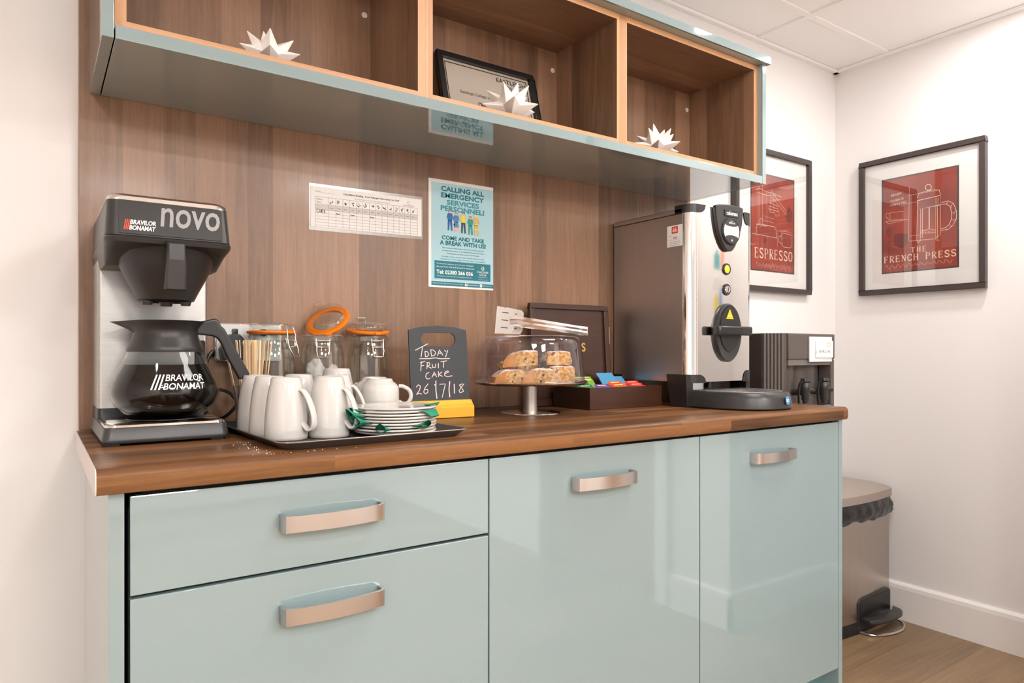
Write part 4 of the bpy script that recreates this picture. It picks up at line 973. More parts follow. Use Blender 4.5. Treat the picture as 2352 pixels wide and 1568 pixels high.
# ------------------------------------------------------------------ cake stand, dome, cake, tongs
kx, ky = 1.056, 1.445
ks = thing('cake_stand', 'round steel pedestal cake stand between the chalkboard and the tea box', 'cake stand', (kx, ky, .9105))
obj('foot_disc', B().lathe([(.001, .005), (.02, .005), (.07, .0035), (.0785, .0018), (.079, .0005), (.078, 0), (.001, 0)], (kx, ky, .9105), 64), MIRROR, ks, smooth=True)
obj('stem', B().lathe([(.0185, .0048), (.0185, .073)], (kx, ky, .9105), 40), STEEL_V, ks, smooth=True, label='brushed steel stem')
obj('plate', B().lathe([(.001, .0735), (.13, .0735), (.143, .0755), (.149, .0795), (.1495, .081), (.148, .0815), (.141, .0785), (.12, .0768), (.001, .0765)], (kx, ky, .9105), 72), CHROME, ks, smooth=True)
dz = .9105 + .0818
dm = thing('cake_dome', 'clear acrylic dome covering the fruit cake on the steel stand', 'cake dome', (kx, ky, dz))
obj('dome_shell', B().lathe([(.1465, .0), (.1475, .0008), (.1455, .0025), (.1415, .003), (.1400, .02), (.1325, .095), (.1305, .104), (.1255, .1115), (.117, .1155), (.09, .118), (.05, .1192), (.001, .1195)], (kx, ky, dz), 72), DOME, dm, smooth=True, ang=75)
obj('dome_rim', B().tube([(kx + .1435 * math.cos(R(a)), ky + .1435 * math.sin(R(a)), dz + .0022) for a in range(0, 360, 6)], .0012, 6, closed=True).tube([(kx + .1392 * math.cos(R(a)), ky + .1392 * math.sin(R(a)), dz + .024) for a in range(0, 360, 6)], .0004, 5, closed=True), DOME, dm, smooth=True)
def crumb_mat():
    m = bpy.data.materials.new('fruit_cake_crumb'); m.use_nodes = True; nt = m.node_tree; b = nt.nodes['Principled BSDF']
    tc = nt.nodes.new('ShaderNodeTexCoord'); n1 = nt.nodes.new('ShaderNodeTexNoise'); n1.inputs['Scale'].default_value = 130; n1.inputs['Detail'].default_value = 5
    cr = nt.nodes.new('ShaderNodeValToRGB'); cr.color_ramp.elements[0].position = .3; cr.color_ramp.elements[0].color = rgb((172, 118, 58)); cr.color_ramp.elements[1].position = .62; cr.color_ramp.elements[1].color = rgb((228, 186, 116))
    vo = nt.nodes.new('ShaderNodeTexVoronoi'); vo.inputs['Scale'].default_value = 62
    lt = nt.nodes.new('ShaderNodeMath'); lt.operation = 'LESS_THAN'; lt.inputs[1].default_value = .2
    mx = nt.nodes.new('ShaderNodeMix'); mx.data_type = 'RGBA'; mx.inputs[7].default_value = rgb((92, 52, 36))
    for n in (n1, vo): nt.links.new(tc.outputs['Object'], n.inputs['Vector'])
    nt.links.new(n1.outputs['Fac'], cr.inputs[0]); nt.links.new(vo.outputs['Distance'], lt.inputs[0]); nt.links.new(lt.outputs[0], mx.inputs[0]); nt.links.new(cr.outputs[0], mx.inputs[6]); nt.links.new(mx.outputs[2], b.inputs['Base Color'])
    b.inputs['Roughness'].default_value = .9
    bp = nt.nodes.new('ShaderNodeBump'); bp.inputs['Strength'].default_value = .8; bp.inputs['Distance'].default_value = .004; nt.links.new(n1.outputs['Fac'], bp.inputs['Height']); nt.links.new(bp.outputs[0], b.inputs['Normal'])
    return m
CRUMB = crumb_mat(); CRUST = mat('baked_crust', (206, 142, 74), .7, bump=.4, bscale=120)
SUGAR = mat('icing_sugar', (240, 228, 216), .9, bump=.3, bscale=300)
def slice_(label, x, y, z, sx, sy, sz, rz, seed, crustend=False, tilt=0.0):
    t = thing('cake_slice', label, 'cake', (x, y, z), rz, 'fruit cake slices under the dome')
    b = B(); nx, ny, nzz = 14, 10, 8; off = Vector((seed * 5.3, seed * 2.1, seed))
    def P(i, j, k):
        u, v, w_ = i / nx * 2 - 1, j / ny * 2 - 1, k / nzz
        px_, py_, pz_ = u * sx / 2, v * sy / 2, w_ * sz
        if crustend and u < 0: e = -u; pz_ *= 1 - .45 * e ** 2.2; px_ *= 1.0 + .12 * (1 - w_) * e
        pz_ -= (abs(u) ** 6 * .1 + abs(v) ** 6 * .08) * sz * (w_ > .9)
        q = Vector((px_, py_, pz_)); n = noise.noise(q * 95 + off) * .0014 + noise.noise(q * 40 + off) * .0016
        nr = Vector((u ** 5, v ** 5, (w_ * 2 - 1) ** 5 if w_ > .5 else 0)); q += nr * n * 1.6
        q.z = max(q.z, 0) + (px_ + sx / 2) * math.tan(tilt); return q
    grid = {}
    def vv(i, j, k):
        if (i, j, k) not in grid: grid[(i, j, k)] = b.bm.verts.new(P(i, j, k))
        return grid[(i, j, k)]
    for i in range(nx):
        for j in range(ny):
            b.mi = 2 if noise.noise(Vector((i * .35, j * .4, seed))) > -.28 else 1
            b._f([vv(i, j, nzz), vv(i + 1, j, nzz), vv(i + 1, j + 1, nzz), vv(i, j + 1, nzz)]); b.mi = 1; b._f([vv(i, j, 0), vv(i, j + 1, 0), vv(i + 1, j + 1, 0), vv(i + 1, j, 0)])
    for k in range(nzz):
        for i in range(nx):
            b.mi = 1 if (crustend and i < 5) else 0
            b._f([vv(i, 0, k), vv(i + 1, 0, k), vv(i + 1, 0, k + 1), vv(i, 0, k + 1)]); b._f([vv(i, ny, k), vv(i, ny, k + 1), vv(i + 1, ny, k + 1), vv(i + 1, ny, k)])
        for j in range(ny):
            b.mi = 1 if crustend else 0
            b._f([vv(0, j, k), vv(0, j, k + 1), vv(0, j + 1, k + 1), vv(0, j + 1, k)]); b.mi = 0
            b._f([vv(nx, j, k), vv(nx, j + 1, k), vv(nx, j + 1, k + 1), vv(nx, j, k + 1)])
    obj('cake_body', b, (CRUMB, CRUST, SUGAR), t, local=True, smooth=True, ang=70)
sz_ = .9105 + .0786
slice_('fruit cake slice with a sloping crust end, bottom left under the dome', .975, 1.432, sz_, .074, .056, .036, R(-18), 1, True)
slice_('fruit cake slice in the middle of the bottom layer under the dome', 1.0405, 1.392, sz_, .072, .05, .038, R(-32), 2, True)
slice_('tall fruit cake slice at the bottom right under the dome, cut face forward', 1.137, 1.425, sz_, .066, .062, .044, R(-24), 3)
slice_('fruit cake slice on top at the left, full of dark raisins', 1.006, 1.418, sz_ + .0405, .082, .055, .038, R(-34), 4, True, .08)
slice_('fruit cake slice on top at the right under the dome, dusted white', 1.132, 1.428, sz_ + .0455, .062, .058, .036, R(-30), 5)
slice_('fruit cake slice at the back of the dome between the two top slices', 1.06, 1.508, sz_, .09, .06, .056, R(5), 6)
o = obj('sugar_dust', B().lathe([(.001, .0035), (.02, .0025), (.035, .0002)], (1.085, 1.336, sz_), 20), SUGAR, smooth=True); tag(o, 'small heap of icing sugar and crumbs at the front of the cake plate', 'icing sugar'); o['kind'] = 'stuff'

tg = thing('serving_tongs', 'polished steel serving tongs lying across the top of the cake dome', 'tongs', (1.06, 1.42, dz + .1196))
TZ0 = dz + .1205
def arm(y, sg):
    b = B(); th = .0014
    sx_ = .048 if sg < 0 else 0
    o_ = [(x + sx_, z_) for x, z_ in ((.918, TZ0 + .0005), (.926, TZ0 + .068), (.973, TZ0 + .0615), (.979, TZ0 + .055), (.976, TZ0 + .012), (.968, TZ0 + .0005))]
    hs = [[(.936 + sx_ + k_ * .002, TZ0 + .016 + k_ * .0185), (.957 + sx_ + k_ * .001, TZ0 + .0145 + k_ * .0185)] for k_ in range(3)]
    M = FR((0, y, 0), (1, 0, 0), (0, 0, 1))
    b.prism(o_, th, M); g = obj('gripping_plate', b, STEEL_S, tg, bevel=.0004)
    for q in hs: obj('slot', B().ribbon(q, .0022, M, th + .0002), BLACK, g)
    b = B(); secs = []
    for x, zc, hh, yy in ((.962 + sx_, TZ0 + .032, .012, y - .001), (.985 + sx_ * .6, TZ0 + .0315, .0125, y - .002), (1.03, TZ0 + .0285, .0118, y - .004), (1.12, TZ0 + .0205, .0108, y - .0052 + sg * .003), (1.186, TZ0 + .0145, .0105, y - .0035 + sg * .007), (1.2, TZ0 + .0132, .0112, 1.42 + (y - 1.42) * .55), (1.222, TZ0 + .0115, .0118, 1.42 + (y - 1.42) * .45)):
        secs.append([(x, yy - .0012, zc - hh), (x, yy - .0028, zc - hh * .45), (x, yy - .0012, zc), (x, yy - .0028, zc + hh * .45), (x, yy - .0012, zc + hh), (x, yy, zc + hh), (x, yy, zc - hh)])
    b.loft(secs); obj('arm', b, CHROME, tg, smooth=True, ang=25)
STEEL_S = mat('satin_tong_steel', (186, 184, 181), .35, metal=1)
arm(1.405, 1); arm(1.435, -1)
obj('spring_bow', B().box(1.2215, 1.2232, 1.4105, 1.4265, TZ0, TZ0 + .0232), CHROME, tg, bevel=.0005)

# ------------------------------------------------------------------ tea box, leaning board
lb = thing('leaning_sign_board', 'dark wooden framed board with a gold letter S leaning against the panel behind the cake', 'sign board', (1.318, 1.6, .911))
tl = R(3.5); LM = FR((1.169, 1.592, .9115), (1, 0, 0), (0, math.sin(tl), math.cos(tl)))
LW, LH = .298, .299; b = B()
for x0, x1, y0, y1 in ((0, LW, 0, .022), (0, LW, LH - .016, LH), (0, .016, .022, LH - .016), (LW - .016, LW, .022, LH - .016)): b.box(x0, x1, y0, y1, -.004, .012, LM)
obj('frame', b, DARKWOOD, lb, bevel=.0015)
obj('panel', B().box(.015, LW - .015, .02, LH - .015, .0, .004, LM), DARKWOOD, lb)
obj('lettering', B().text('S', .191, .2065, .158, .184, LM, .0046, .02), GOLD, lb, label='gold capital S')
obj('clasp', B().box(LW + .0005, LW + .006, .18, .235, -.004, .010, LM), CHROME, lb, bevel=.0015)
tx0, tx1, ty0, ty1, tz0, tz1 = 1.2335, 1.512, 1.414, 1.575, .9105, .9705
tb = thing('tea_box', 'low dark wooden tea box full of coloured sachets beside the boiler', 'tea box', (1.37, 1.49, .9105))
b = B().box(tx0, tx1, ty0, ty0 + .009, tz0, tz1)
obj('front_board', b, DARKWOOD, tb, bevel=.0008)
obj('back_board', B().box(tx0, tx1, ty1 - .009, ty1, tz0, tz1), DARKWOOD, tb, bevel=.0008)
obj('side_board', B().box(tx0, tx0 + .009, ty0 + .0092, ty1 - .0092, tz0, tz1), DARKWOOD, tb, bevel=.0008)
obj('side_board', B().box(tx1 - .009, tx1, ty0 + .0092, ty1 - .0092, tz0, tz1), DARKWOOD, tb, bevel=.0008)
obj('bottom_board', B().box(tx0 + .0092, tx1 - .0092, ty0 + .0092, ty1 - .0092, tz0, tz0 + .006), DARKWOOD, tb)
obj('divider', B().box(tx0 + .0095, tx1 - .0095, 1.493, 1.497, tz0 + .006, tz1 - .004), DARKWOOD, tb)
for x in (1.3, 1.366, 1.433): obj('divider', B().box(x - .0015, x + .0015, ty0 + .0095, 1.4928, tz0 + .006, tz1 - .004), DARKWOOD, tb)
SC = {'dark green': (0, 110, 72), 'light green': (134, 180, 72), 'purple': (110, 70, 160), 'yellow': (240, 190, 90), 'orange': (238, 96, 36), 'red': (226, 58, 62), 'blue': (90, 160, 205)}
sm = {k_: mat('sachet_' + k_.replace(' ', '_'), c, .35) for k_, c in SC.items()}
STRIPE = mat('cream_print', (244, 214, 150), .5)
def sachet(colour, label, x, y, z, lean, wd=.058, ht=.05, rz=0.0, stripes=True):
    t = thing('tea_sachet', label, 'tea sachet', (x, y, z), rz, 'tea sachets in the box')
    V_ = (0, math.sin(lean), math.cos(lean)); M = FR((-wd / 2, 0, 0), (1, 0, 0), V_)
    b = B().loft([[M @ Vector((a * wd + (1 - 2 * a) * e, v * ht, zz)) for a, zz in ((0, 0), (1, 0), (1, th), (0, th))] for v, th, e in ((0, .0006, .001), (.12, .0006, 0), (.2, .003, .0008), (.8, .003, .0008), (.88, .0006, 0), (1, .0006, .001))])
    s_ = obj('sachet_body', b, sm[colour], t, local=True, smooth=True)
    if stripes: obj('printed_band', B().rect(.008, wd - .008, ht * .78, ht * .84, M, .0035).rect(.008, wd - .014, ht * .89, ht * .93, M, .0035), STRIPE, s_, local=True)
zb = tz0 + .0065
rows = [('dark green', 'dark green tea sachet %s left front section of the tea box', 1.2711, ('at the front of the', 'in the middle of the', 'at the back of the'), .036, 0.02),
        ('purple', 'purple tea sachet %s second section, beside the yellow', 1.333, ('at the front of the', 'at the back of the'), .042, .0),
        ('orange', 'orange tea sachet %s third section of the tea box', 1.3995, ('at the front of the', 'in the middle of the', 'at the back of the'), .046, .0),
        ('red', 'red tea sachet %s right front section of the tea box', 1.468, ('at the front of the', 'in the middle of the', 'at the back of the'), .044, .0)]
for colour, lab, x, ks_, z0_, _ in rows:
    for i, k_ in enumerate(ks_):
        y = 1.4255 + i * .0145
        sachet(colour, lab % k_, x, y, zb + .003 + i * .003, R(38), .0545, .062 + i * .004)
sachet('yellow', 'yellow tea sachet lying low against the front board of the tea box', 1.334, 1.4245, zb, R(30), .058, .056)
sachet('light green', 'light green tea sachet standing high in the back left of the tea box', 1.318, 1.5, zb + .02, R(42), .074, .078)
sachet('blue', 'blue tea sachet standing highest in the back of the tea box', 1.4105, 1.5, zb + .022, R(38), .068, .083, R(3), False)
sachet('blue', 'blue tea sachet slumped behind the red sachets in the tea box', 1.46, 1.516, zb + .016, R(42), .066, .08, R(-4), False)
sachet('dark green', 'flat dark green tea sachet lying across the left of the tea box', 1.277, 1.47, zb + .035, R(66), .062, .06, R(6))

# ------------------------------------------------------------------ water boiler
bo = thing('water_boiler', 'tall stainless steel counter-top water boiler with drip tray at the right of the worktop', 'water boiler', (1.66, 1.47, .911))
bx0, bx1, byf, byb = 1.525, 1.811, 1.3165, 1.632
obj('casing', B().box(bx0, bx1, 1.346, byb, .981, 1.4665), STEEL_V, bo, bevel=.002, label='brushed steel casing')
obj('top_cover', B().box(bx0 - .0015, bx1 + .0015, 1.346, byb, 1.4675, 1.482), STEEL_V, bo, bevel=.003)
def front(o_in, z0, z1):
    r = .031; n = 8
    out = [(bx0 + o_in, 1.3455)] + [(bx0 + r - (r - o_in) * math.cos(R(90 * i / n)), byf + r - (r - o_in) * math.sin(R(90 * i / n))) for i in range(n + 1)]
    out += [(bx1 - r + (r - o_in) * math.sin(R(90 * i / n)), byf + r - (r - o_in) * math.cos(R(90 * i / n))) for i in range(n + 1)] + [(bx1 - o_in, 1.3455)]
    return [[(x, y, z_) for x, y in out] for z_ in (z0, z1)]
obj('front_cover', B().loft(front(0, .982, 1.489)), MIRROR, bo, smooth=True, ang=40, label='polished wrap-round front cover')
# corner caps: black mouldings wrapped over each corner of the cover, cut by a curve on the front
def cap(left, z_edge, up, rw, rh):
    b = B(); n = 8; r = .0325; o_ = -.0015; cols = []
    for i in range(4): cols.append((bx0 + o_, 1.375 - .0085 * i, 1.0))
    for i in range(n + 1): cols.append((bx0 + r - (r - o_) * math.cos(R(90 * i / n)) - .0, byf + r - (r - o_) * math.sin(R(90 * i / n)), 1.0))
    for i in range(1, 9): u_ = i / 8; cols.append((bx0 + r + u_ * rw, byf + o_, math.sqrt(max(0, 1 - u_ ** 2)) * .98 + .02))
    if not left: cols = [(bx0 + bx1 - x, y, k_) for x, y, k_ in cols]
    a, c = [], []
    for x, y, k_ in cols:
        a.append((x, y, z_edge)); c.append((x, y, z_edge + (rh * k_ if up else -rh * k_)))
    ins = [((x - bx0) * .985 + bx0 if not left else bx1 - (bx1 - x) * .985, y + .004, z_) for x, y, z_ in a]
    b.loft([a, c], cap=False, closed=False); b.loft([ins, a], cap=False, closed=False)
    bmesh.ops.solidify(b.bm, geom=b.bm.faces[:], thickness=.0012)
    return obj('corner_cap', b, BLACK_SATIN, bo, smooth=True, ang=40, label='black corner moulding')
cap(True, 1.491, False, .03, .024); cap(False, 1.491, False, .018, .038); cap(True, .979, True, .032, .024); cap(False, .979, True, .022, .034)
FM_ = FR((0, byf, 0), (1, 0, 0), (0, 0, 1))
sh = [(1.6185, 1.4935), (1.636, 1.4985), (1.665, 1.5015), (1.70, 1.5025), (1.7265, 1.5015), (1.7445, 1.4985)] + [(1.7445 - .004 * math.sin(R(90 * i / 4)), 1.475 - .022 * i / 4) for i in range(5)] + [(1.737, 1.44), (1.7275, 1.415), (1.714, 1.39), (1.702, 1.374), (1.692, 1.366), (1.6825, 1.3645), (1.672, 1.366), (1.661, 1.373), (1.648, 1.389), (1.636, 1.411), (1.627, 1.437), (1.6215, 1.465)]
cp = obj('control_panel', B().prism(sh, .012, FM_), CHAR, bo, bevel=.003)
F2 = FR((0, byf - .012, 0), (1, 0, 0), (0, 0, 1))
obj('badge_plate', B().prism(rr(1.6555, 1.722, 1.4655, 1.487, .006), .002, F2), BLACK, cp, bevel=.001)
b = B(); b.text('calomax', 1.664, 1.7155, 1.4705, 1.4825, F2, .0024, .02); b.mi = 1; b.rect(1.6845, 1.6862, 1.476, 1.4845, F2, .0026)
obj('lettering', b, (WHITEINK, REDINK), cp, label='white lettering calomax')
obj('dial_surround', B().lathe([(.0395, 0), (.0405, .002), (.0385, .0045), (.036, .005)], (1.685, 1.4235, 0), 48, F2), BLACK, cp, smooth=True)
obj('dial_face', B().prism(ell(1.685, 1.4235, .036, .036, 48), .0035, F2), mat('dial_white', (226, 222, 220), .4), cp)
def seg_cap(cy, sg, r=.036, h=.016):
    a = math.degrees(math.acos((r - h) / r)); e = arc(1.685, 1.4235, r, r, 90 * sg - a, 90 * sg + a, 10)
    m_ = arc(1.685, 1.4235 + sg * (r - h), math.sin(R(a)) * r, -.006 * sg, 180, 0, 8) if sg > 0 else arc(1.685, 1.4235 + sg * (r - h), math.sin(R(a)) * r, .008, 0, 180, 8)
    return e + m_[1:-1]
obj('dial_cap', B().prism(seg_cap(0, 1), .0042, F2), CHAR, cp); obj('dial_cap', B().prism(seg_cap(0, -1), .0046, F2), CHAR, cp)
b = B(); z = .0048
b.text('eclipse', 1.679, 1.691, 1.4515, 1.4545, F2, z).text('PEX2-10', 1.6715, 1.6985, 1.4445, 1.4495, F2, z, .02)
b.poly([(1.685, 1.4005), (1.6878, 1.3955), (1.685, 1.393), (1.6822, 1.3955)], F2, z + .0004)
b.mi = 1
for x, y in ((1.6625, 1.4355), (1.672, 1.429), (1.685, 1.427), (1.698, 1.429), (1.7075, 1.4355)): b.rect(x - .0012, x + .0012, y - .0012, y + .0012, F2, z - .001)
b.ribbon([(1.685 + .006 * math.cos(R(a)), 1.4165 + .006 * math.sin(R(a))) for a in range(0, 361, 30)], .001, F2, z - .001)
obj('dial_print', b, (WHITEINK, GREYINK), cp)
def bezel(zc):
    p = obj('bezel', B().lathe([(.0115, .004), (.0165, .004), (.0175, .002), (.018, 0), (.001, 0)], (1.6805, zc, 0), 32, FM_), CHAR, bo, smooth=True); return p
p = bezel(1.313); obj('lamp_lens', B().lathe([(.001, .0075), (.007, .0065), (.0115, .0035)], (1.6805, 1.313, 0), 24, FM_), mat('amber_lamp', (255, 200, 20), .3, emit=3.0), p, smooth=True, label='lit amber lamp')
p = bezel(1.2525); obj('key_lock', B().lathe([(.001, .008), (.009, .008), (.0115, .0045)], (1.6805, 1.2525, 0), 24, FM_), CHROME, p, smooth=True); obj('key_slot', B().rect(1.6795, 1.6815, 1.2465, 1.2585, FM_, .0083), BLACK, p)
ov = obj('tap_housing', B().loft([[(1.6795 + a * k_ * math.cos(R(t)), byf - d, 1.125 + c * k_ * math.sin(R(t))) for t in range(0, 360, 9)] for a, c, k_, d in ((.0585, .0865, 1, 0), (.0585, .0865, 1, .008), (.0585, .0865, .95, .0125), (.0585, .0865, .88, .0105))]), CHAR, bo, smooth=True, ang=50)
obj('tap_groove', B().loft([[(1.6815 + .042 * math.cos(R(t)), byf - d, 1.1335 + (.068 if t < 180 else .0655) * math.sin(R(t))) for t in range(0, 360, 9)] for d in (.0112, .0122)]), BLACK_SATIN, ov, smooth=True)
obj('warning_triangle', B().poly([(1.664, 1.1655), (1.698, 1.1655), (1.6945, 1.1705), (1.681, 1.1945), (1.6675, 1.1705)], FM_, .0128), mat('warning_yellow', (246, 204, 40), .45), ov)
b = B().ribbon([(1.681, 1.1855), (1.681, 1.1765)], .0016, FM_, .0131).rect(1.6802, 1.6818, 1.1725, 1.1745, FM_, .0131).ribbon([(1.669, 1.1703), (1.693, 1.1703)], .0008, FM_, .0131)
obj('warning_mark', b, INK, ov)
b = B().loft([[(x, byf - y, z_) for y, z_ in ((d0, 1.1195), (d0, 1.1405), (d0 + .004, 1.1435), (d1, 1.143), (d1 + .003, 1.139), (d1 + .003, 1.121), (d1, 1.117), (d0 + .003, 1.1165))] for x, d0, d1 in ((1.605, .016, .03), (1.61, .0135, .034), (1.645, .0125, .037), (1.70, .0125, .04), (1.75, .0135, .036), (1.758, .016, .031))])
obj('tap_lever', b, BLACK, ov, bevel=.0015, label='black lever bar')
SMm = FR((bx0 - .0006, 1.405, 1.374), (0, -1, 0), (0, 0, 1))
stk = obj('asset_label', B().rect(0, .059, 0, .0615, SMm), PAPER, bo)
b = B(); b.mi = 1; b.rect(.018, .0415, .038, .058, SMm, .0003); b.mi = 2; b.text('dds', .0215, .038, .042, .0545, SMm, .0006, .02, .15)
b.mi = 0; b.text('2739', .024, .038, .0225, .0275, SMm, .0004, .02); b.mi = 3
for i in range(3): b.text('service contact 01234', .01, .05, .013 - i * .005, .0155 - i * .005, SMm, .0004)
b.rect(.006, .053, .0195, .0199, SMm, .0004); b.text('serial', .006, .015, .031, .034, SMm, .0004)
obj('label_print', b, (INK, REDINK, WHITEINK, GREYINK), stk)
def foot(y0, y1, zt, x0=1.5165, x1=1.545, lean=.014):
    return B().loft([[(x0 + d, y0, z_), (x1, y0, z_), (x1, y1 - e, z_), (x0 + d, y1 - e, z_)] for z_, d, e in ((.9105, .003, lean), (.96, .0015, lean * .4), (zt, 0, 0))])
obj('foot', foot(1.325, 1.402, 1.0035), BLACK_SATIN, bo, bevel=.002); obj('foot', foot(1.585, 1.628, .998), BLACK_SATIN, bo, bevel=.002)
obj('foot', B().box(1.791, 1.811, 1.33, 1.39, .9105, .981), BLACK_SATIN, bo, bevel=.002); obj('foot', B().box(1.791, 1.811, 1.585, 1.628, .9105, .981), BLACK_SATIN, bo, bevel=.002)
def tray_out(k_, n=30): return [(1.66 + .134 * k_, 1.335)] + [(1.66 + .134 * k_ * math.copysign(abs(math.cos(R(180 * i / n))) ** .8, math.cos(R(180 * i / n))), 1.318 - .204 * k_ * math.sin(R(180 * i / n)) ** .85) for i in range(n + 1)] + [(1.66 - .134 * k_, 1.335)]
dt = obj('drip_tray', B().loft([sec(tray_out(.97)[::-1], .9105), sec(tray_out(1)[::-1], .915), sec(tray_out(.985)[::-1], .94), sec(tray_out(.955)[::-1], .955), sec(tray_out(.925)[::-1], .9585), sec(tray_out(.88)[::-1], .957)]), CHAR, bo, smooth=True, ang=45)
b = B(); b.loft([sec(tray_out(.87)[::-1], .9575), sec(tray_out(.87)[::-1], .9592)])
gr = obj('drip_grid', b, STEEL_S, dt)
b = B()
for i in range(15):
    for j in range(13):
        x, y = 1.56 + i * .0145 + (.007 if j % 2 else 0), 1.15 + j * .0145
        if ((x - 1.66) / .108) ** 2 + ((y - 1.318) / .178) ** 2 < 1 and y < 1.32: b.prism(ell(x, y, .0042, .0042, 8), .0004, Matrix.Translation((0, 0, .9592)))
h = obj('grid_holes', b, BLACK, gr); h['kind'] = 'stuff'
obj('spout', B().lathe([(.016, 0), (.016, .03), (.024, .034)], (1.68, 1.3, .955), 20) if False else B().lathe([(.012, .0), (.0125, .012), (.016, .02)], (1.655, 1.36, .9605), 20), BLACK, bo, smooth=True)
bpt = (1.6945, 1.1195); BM_ = FR((1.679, 1.1135, .9365), (.93, .15, 0), (0, .12, .99)) @ Matrix.Rotation(0, 4, 'Z')
bd_ = obj('round_sticker', B().prism(ell(0, 0, .0115, .0115, 28), .0008, BM_), mat('sticker_blue', (70, 142, 196), .4), dt)
obj('sticker_print', B().text('instanta', -.008, .008, .0, .004, BM_, .0012, .02).rect(-.007, .007, -.0035, -.0018, BM_, .0012), WHITEINK, bd_)

# ------------------------------------------------------------------ water dispenser on the floor
wd_ = thing('water_dispenser', 'tall grey-brown floor-standing water dispenser with two taps beyond the worktop', 'water dispenser', (2.15, 1.5, 0))
DK = mat('dispenser_brown_grey', (84, 76, 72), .32, bump=.02, bscale=900)
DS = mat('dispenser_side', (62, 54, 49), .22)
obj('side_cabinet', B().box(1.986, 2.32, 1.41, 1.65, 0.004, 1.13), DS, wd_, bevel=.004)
obj('side_seam', B().box(1.9845, 1.9862, 1.508, 1.511, .01, 1.128), mat('seam_grey', (120, 110, 104), .4), wd_)
b = B()
fl = [(1.988, 1.41)] 
for i in range(6): t0 = i / 6; x = 1.988 + .05 * t0; y = 1.408 - .046 * t0 - .0; fl += [(x, y - .003), (x + .005, y - .0065), (x + .0062, y - .0035), (x + .0078, y - .0045)]
fl += [(2.042, 1.358), (2.05, 1.41)]
obj('fluted_corner', B().loft([sec(fl, .02), sec(fl, 1.13)]), DK, wd_)
obj('upper_fascia', B().box(2.044, 2.32, 1.352, 1.4095, 1.043, 1.13), DK, wd_, bevel=.004)
obj('fascia_lip', B().box(2.05, 2.3, 1.356, 1.405, 1.022, 1.0425), mat('lip_light', (110, 100, 95), .35), wd_, bevel=.002)
cols_ = [(2.044, 1.4)] + [(2.044 + .001 + .11 * i / 10, 1.405 - .022 * math.sin(PI * i / 10) ** .7) for i in range(11)] + [(2.165 + .13 * i / 10, 1.405 - .024 * math.sin(PI * i / 10) ** .7) for i in range(11)] + [(2.32, 1.4), (2.32, 1.4095), (2.044, 1.4095)]
obj('tap_panel', B().loft([sec(cols_, .7), sec(cols_, 1.022)]), DK, wd_, smooth=True, ang=40)
obj('right_pillar', B().box(2.297, 2.32, 1.354, 1.4, .69, 1.0425), DK, wd_, bevel=.003)
obj('lower_door', B().box(2.044, 2.32, 1.362, 1.4095, .03, .69), DK, wd_, bevel=.004)
def tap(x, blue):
    y = 1.336
    t_ = obj('tap', B().lathe([(.001, 0), (.008, 0), (.0095, .012), (.0125, .016), (.0125, .04), (.015, .046), (.0165, .052), (.0165, .066), (.012, .072), (.001, .074)], (x, y, .893), 24).tube([(x, 1.392, .932), (x, y, .932)], .011, 16), CHAR, wd_, smooth=True, ang=40)
    obj('tap_cap', B().loft([sec(rr(x - .014, x + .018, y - .01, y + .012, .004), .968), sec(rr(x - .013, x + .017, y - .009, y + .011, .004), .979)]).box(x + .013, x + .019, y - .008, y + .01, .955, .976), CHAR, t_, bevel=.001)
    obj('tap_knob', B().tube([(x + .012, y - .004, .94), (x + .024, y - .008, .94), (x + .034, y - .01, .938)], [.007, .0085, .006], 12), CHAR, t_, smooth=True)
    b = B(); q = [(x - .006, .972), (x - .026, .97), (x - .037, .957), (x - .041, .93), (x - .039, .905), (x - .033, .88), (x - .025, .86)]
    secs = []
    for xx, zz in q: secs.append([(xx - .0025, y - .005, zz), (xx + .0015, y - .005, zz + .001), (xx + .0015, y + .002, zz + .001), (xx - .0025, y + .002, zz)])
    obj('tap_paddle', b.loft(secs), BLACK_SATIN, t_, smooth=True)
    m_ = mat('cold_blue', (70, 130, 200), .4) if blue else mat('hot_pale', (200, 196, 192), .4)
    obj('paddle_tab', B().box(x - .024, x + .006, y - .02, y - .012, .846, .888), m_, t_, bevel=.002, label='blue tab' if blue else 'pale tab')
tap(2.115, False); tap(2.226, True)
wc = thing('name_card', 'white card in a clear holder on the front of the water dispenser', 'card', (2.226, 1.35, 1.04))
CM2 = FR((2.1575, 1.351, 1.034), (1, 0, 0), (0, 0, 1))
obj('holder', B().box(0, .135, 0, .086, 0, .004, CM2), mat('pale_holder', (226, 224, 226), .25), wc, bevel=.001)
obj('card', B().box(.033, .1365, .014, .072, .005, .008, CM2), PAPER, wc, bevel=.001)
b = B(); b.mi = 1; b.text('BARCHE', .05, .118, .031, .041, CM2, .0085); b.mi = 0
b.ribbon([(.108 + .010 * math.cos(R(a)) * (1 + a / 900), .06 + .006 * math.sin(R(a))) for a in range(0, 420, 30)], .0018, CM2, .0085).ribbon([(.1, .054), (.094, .049)], .0014, CM2, .0085).rect(.031, .0345, .028, .037, CM2, .0087)
obj('card_print', b, (mat('pale_orange_ink', (226, 170, 100), .5), GREYINK), wc)

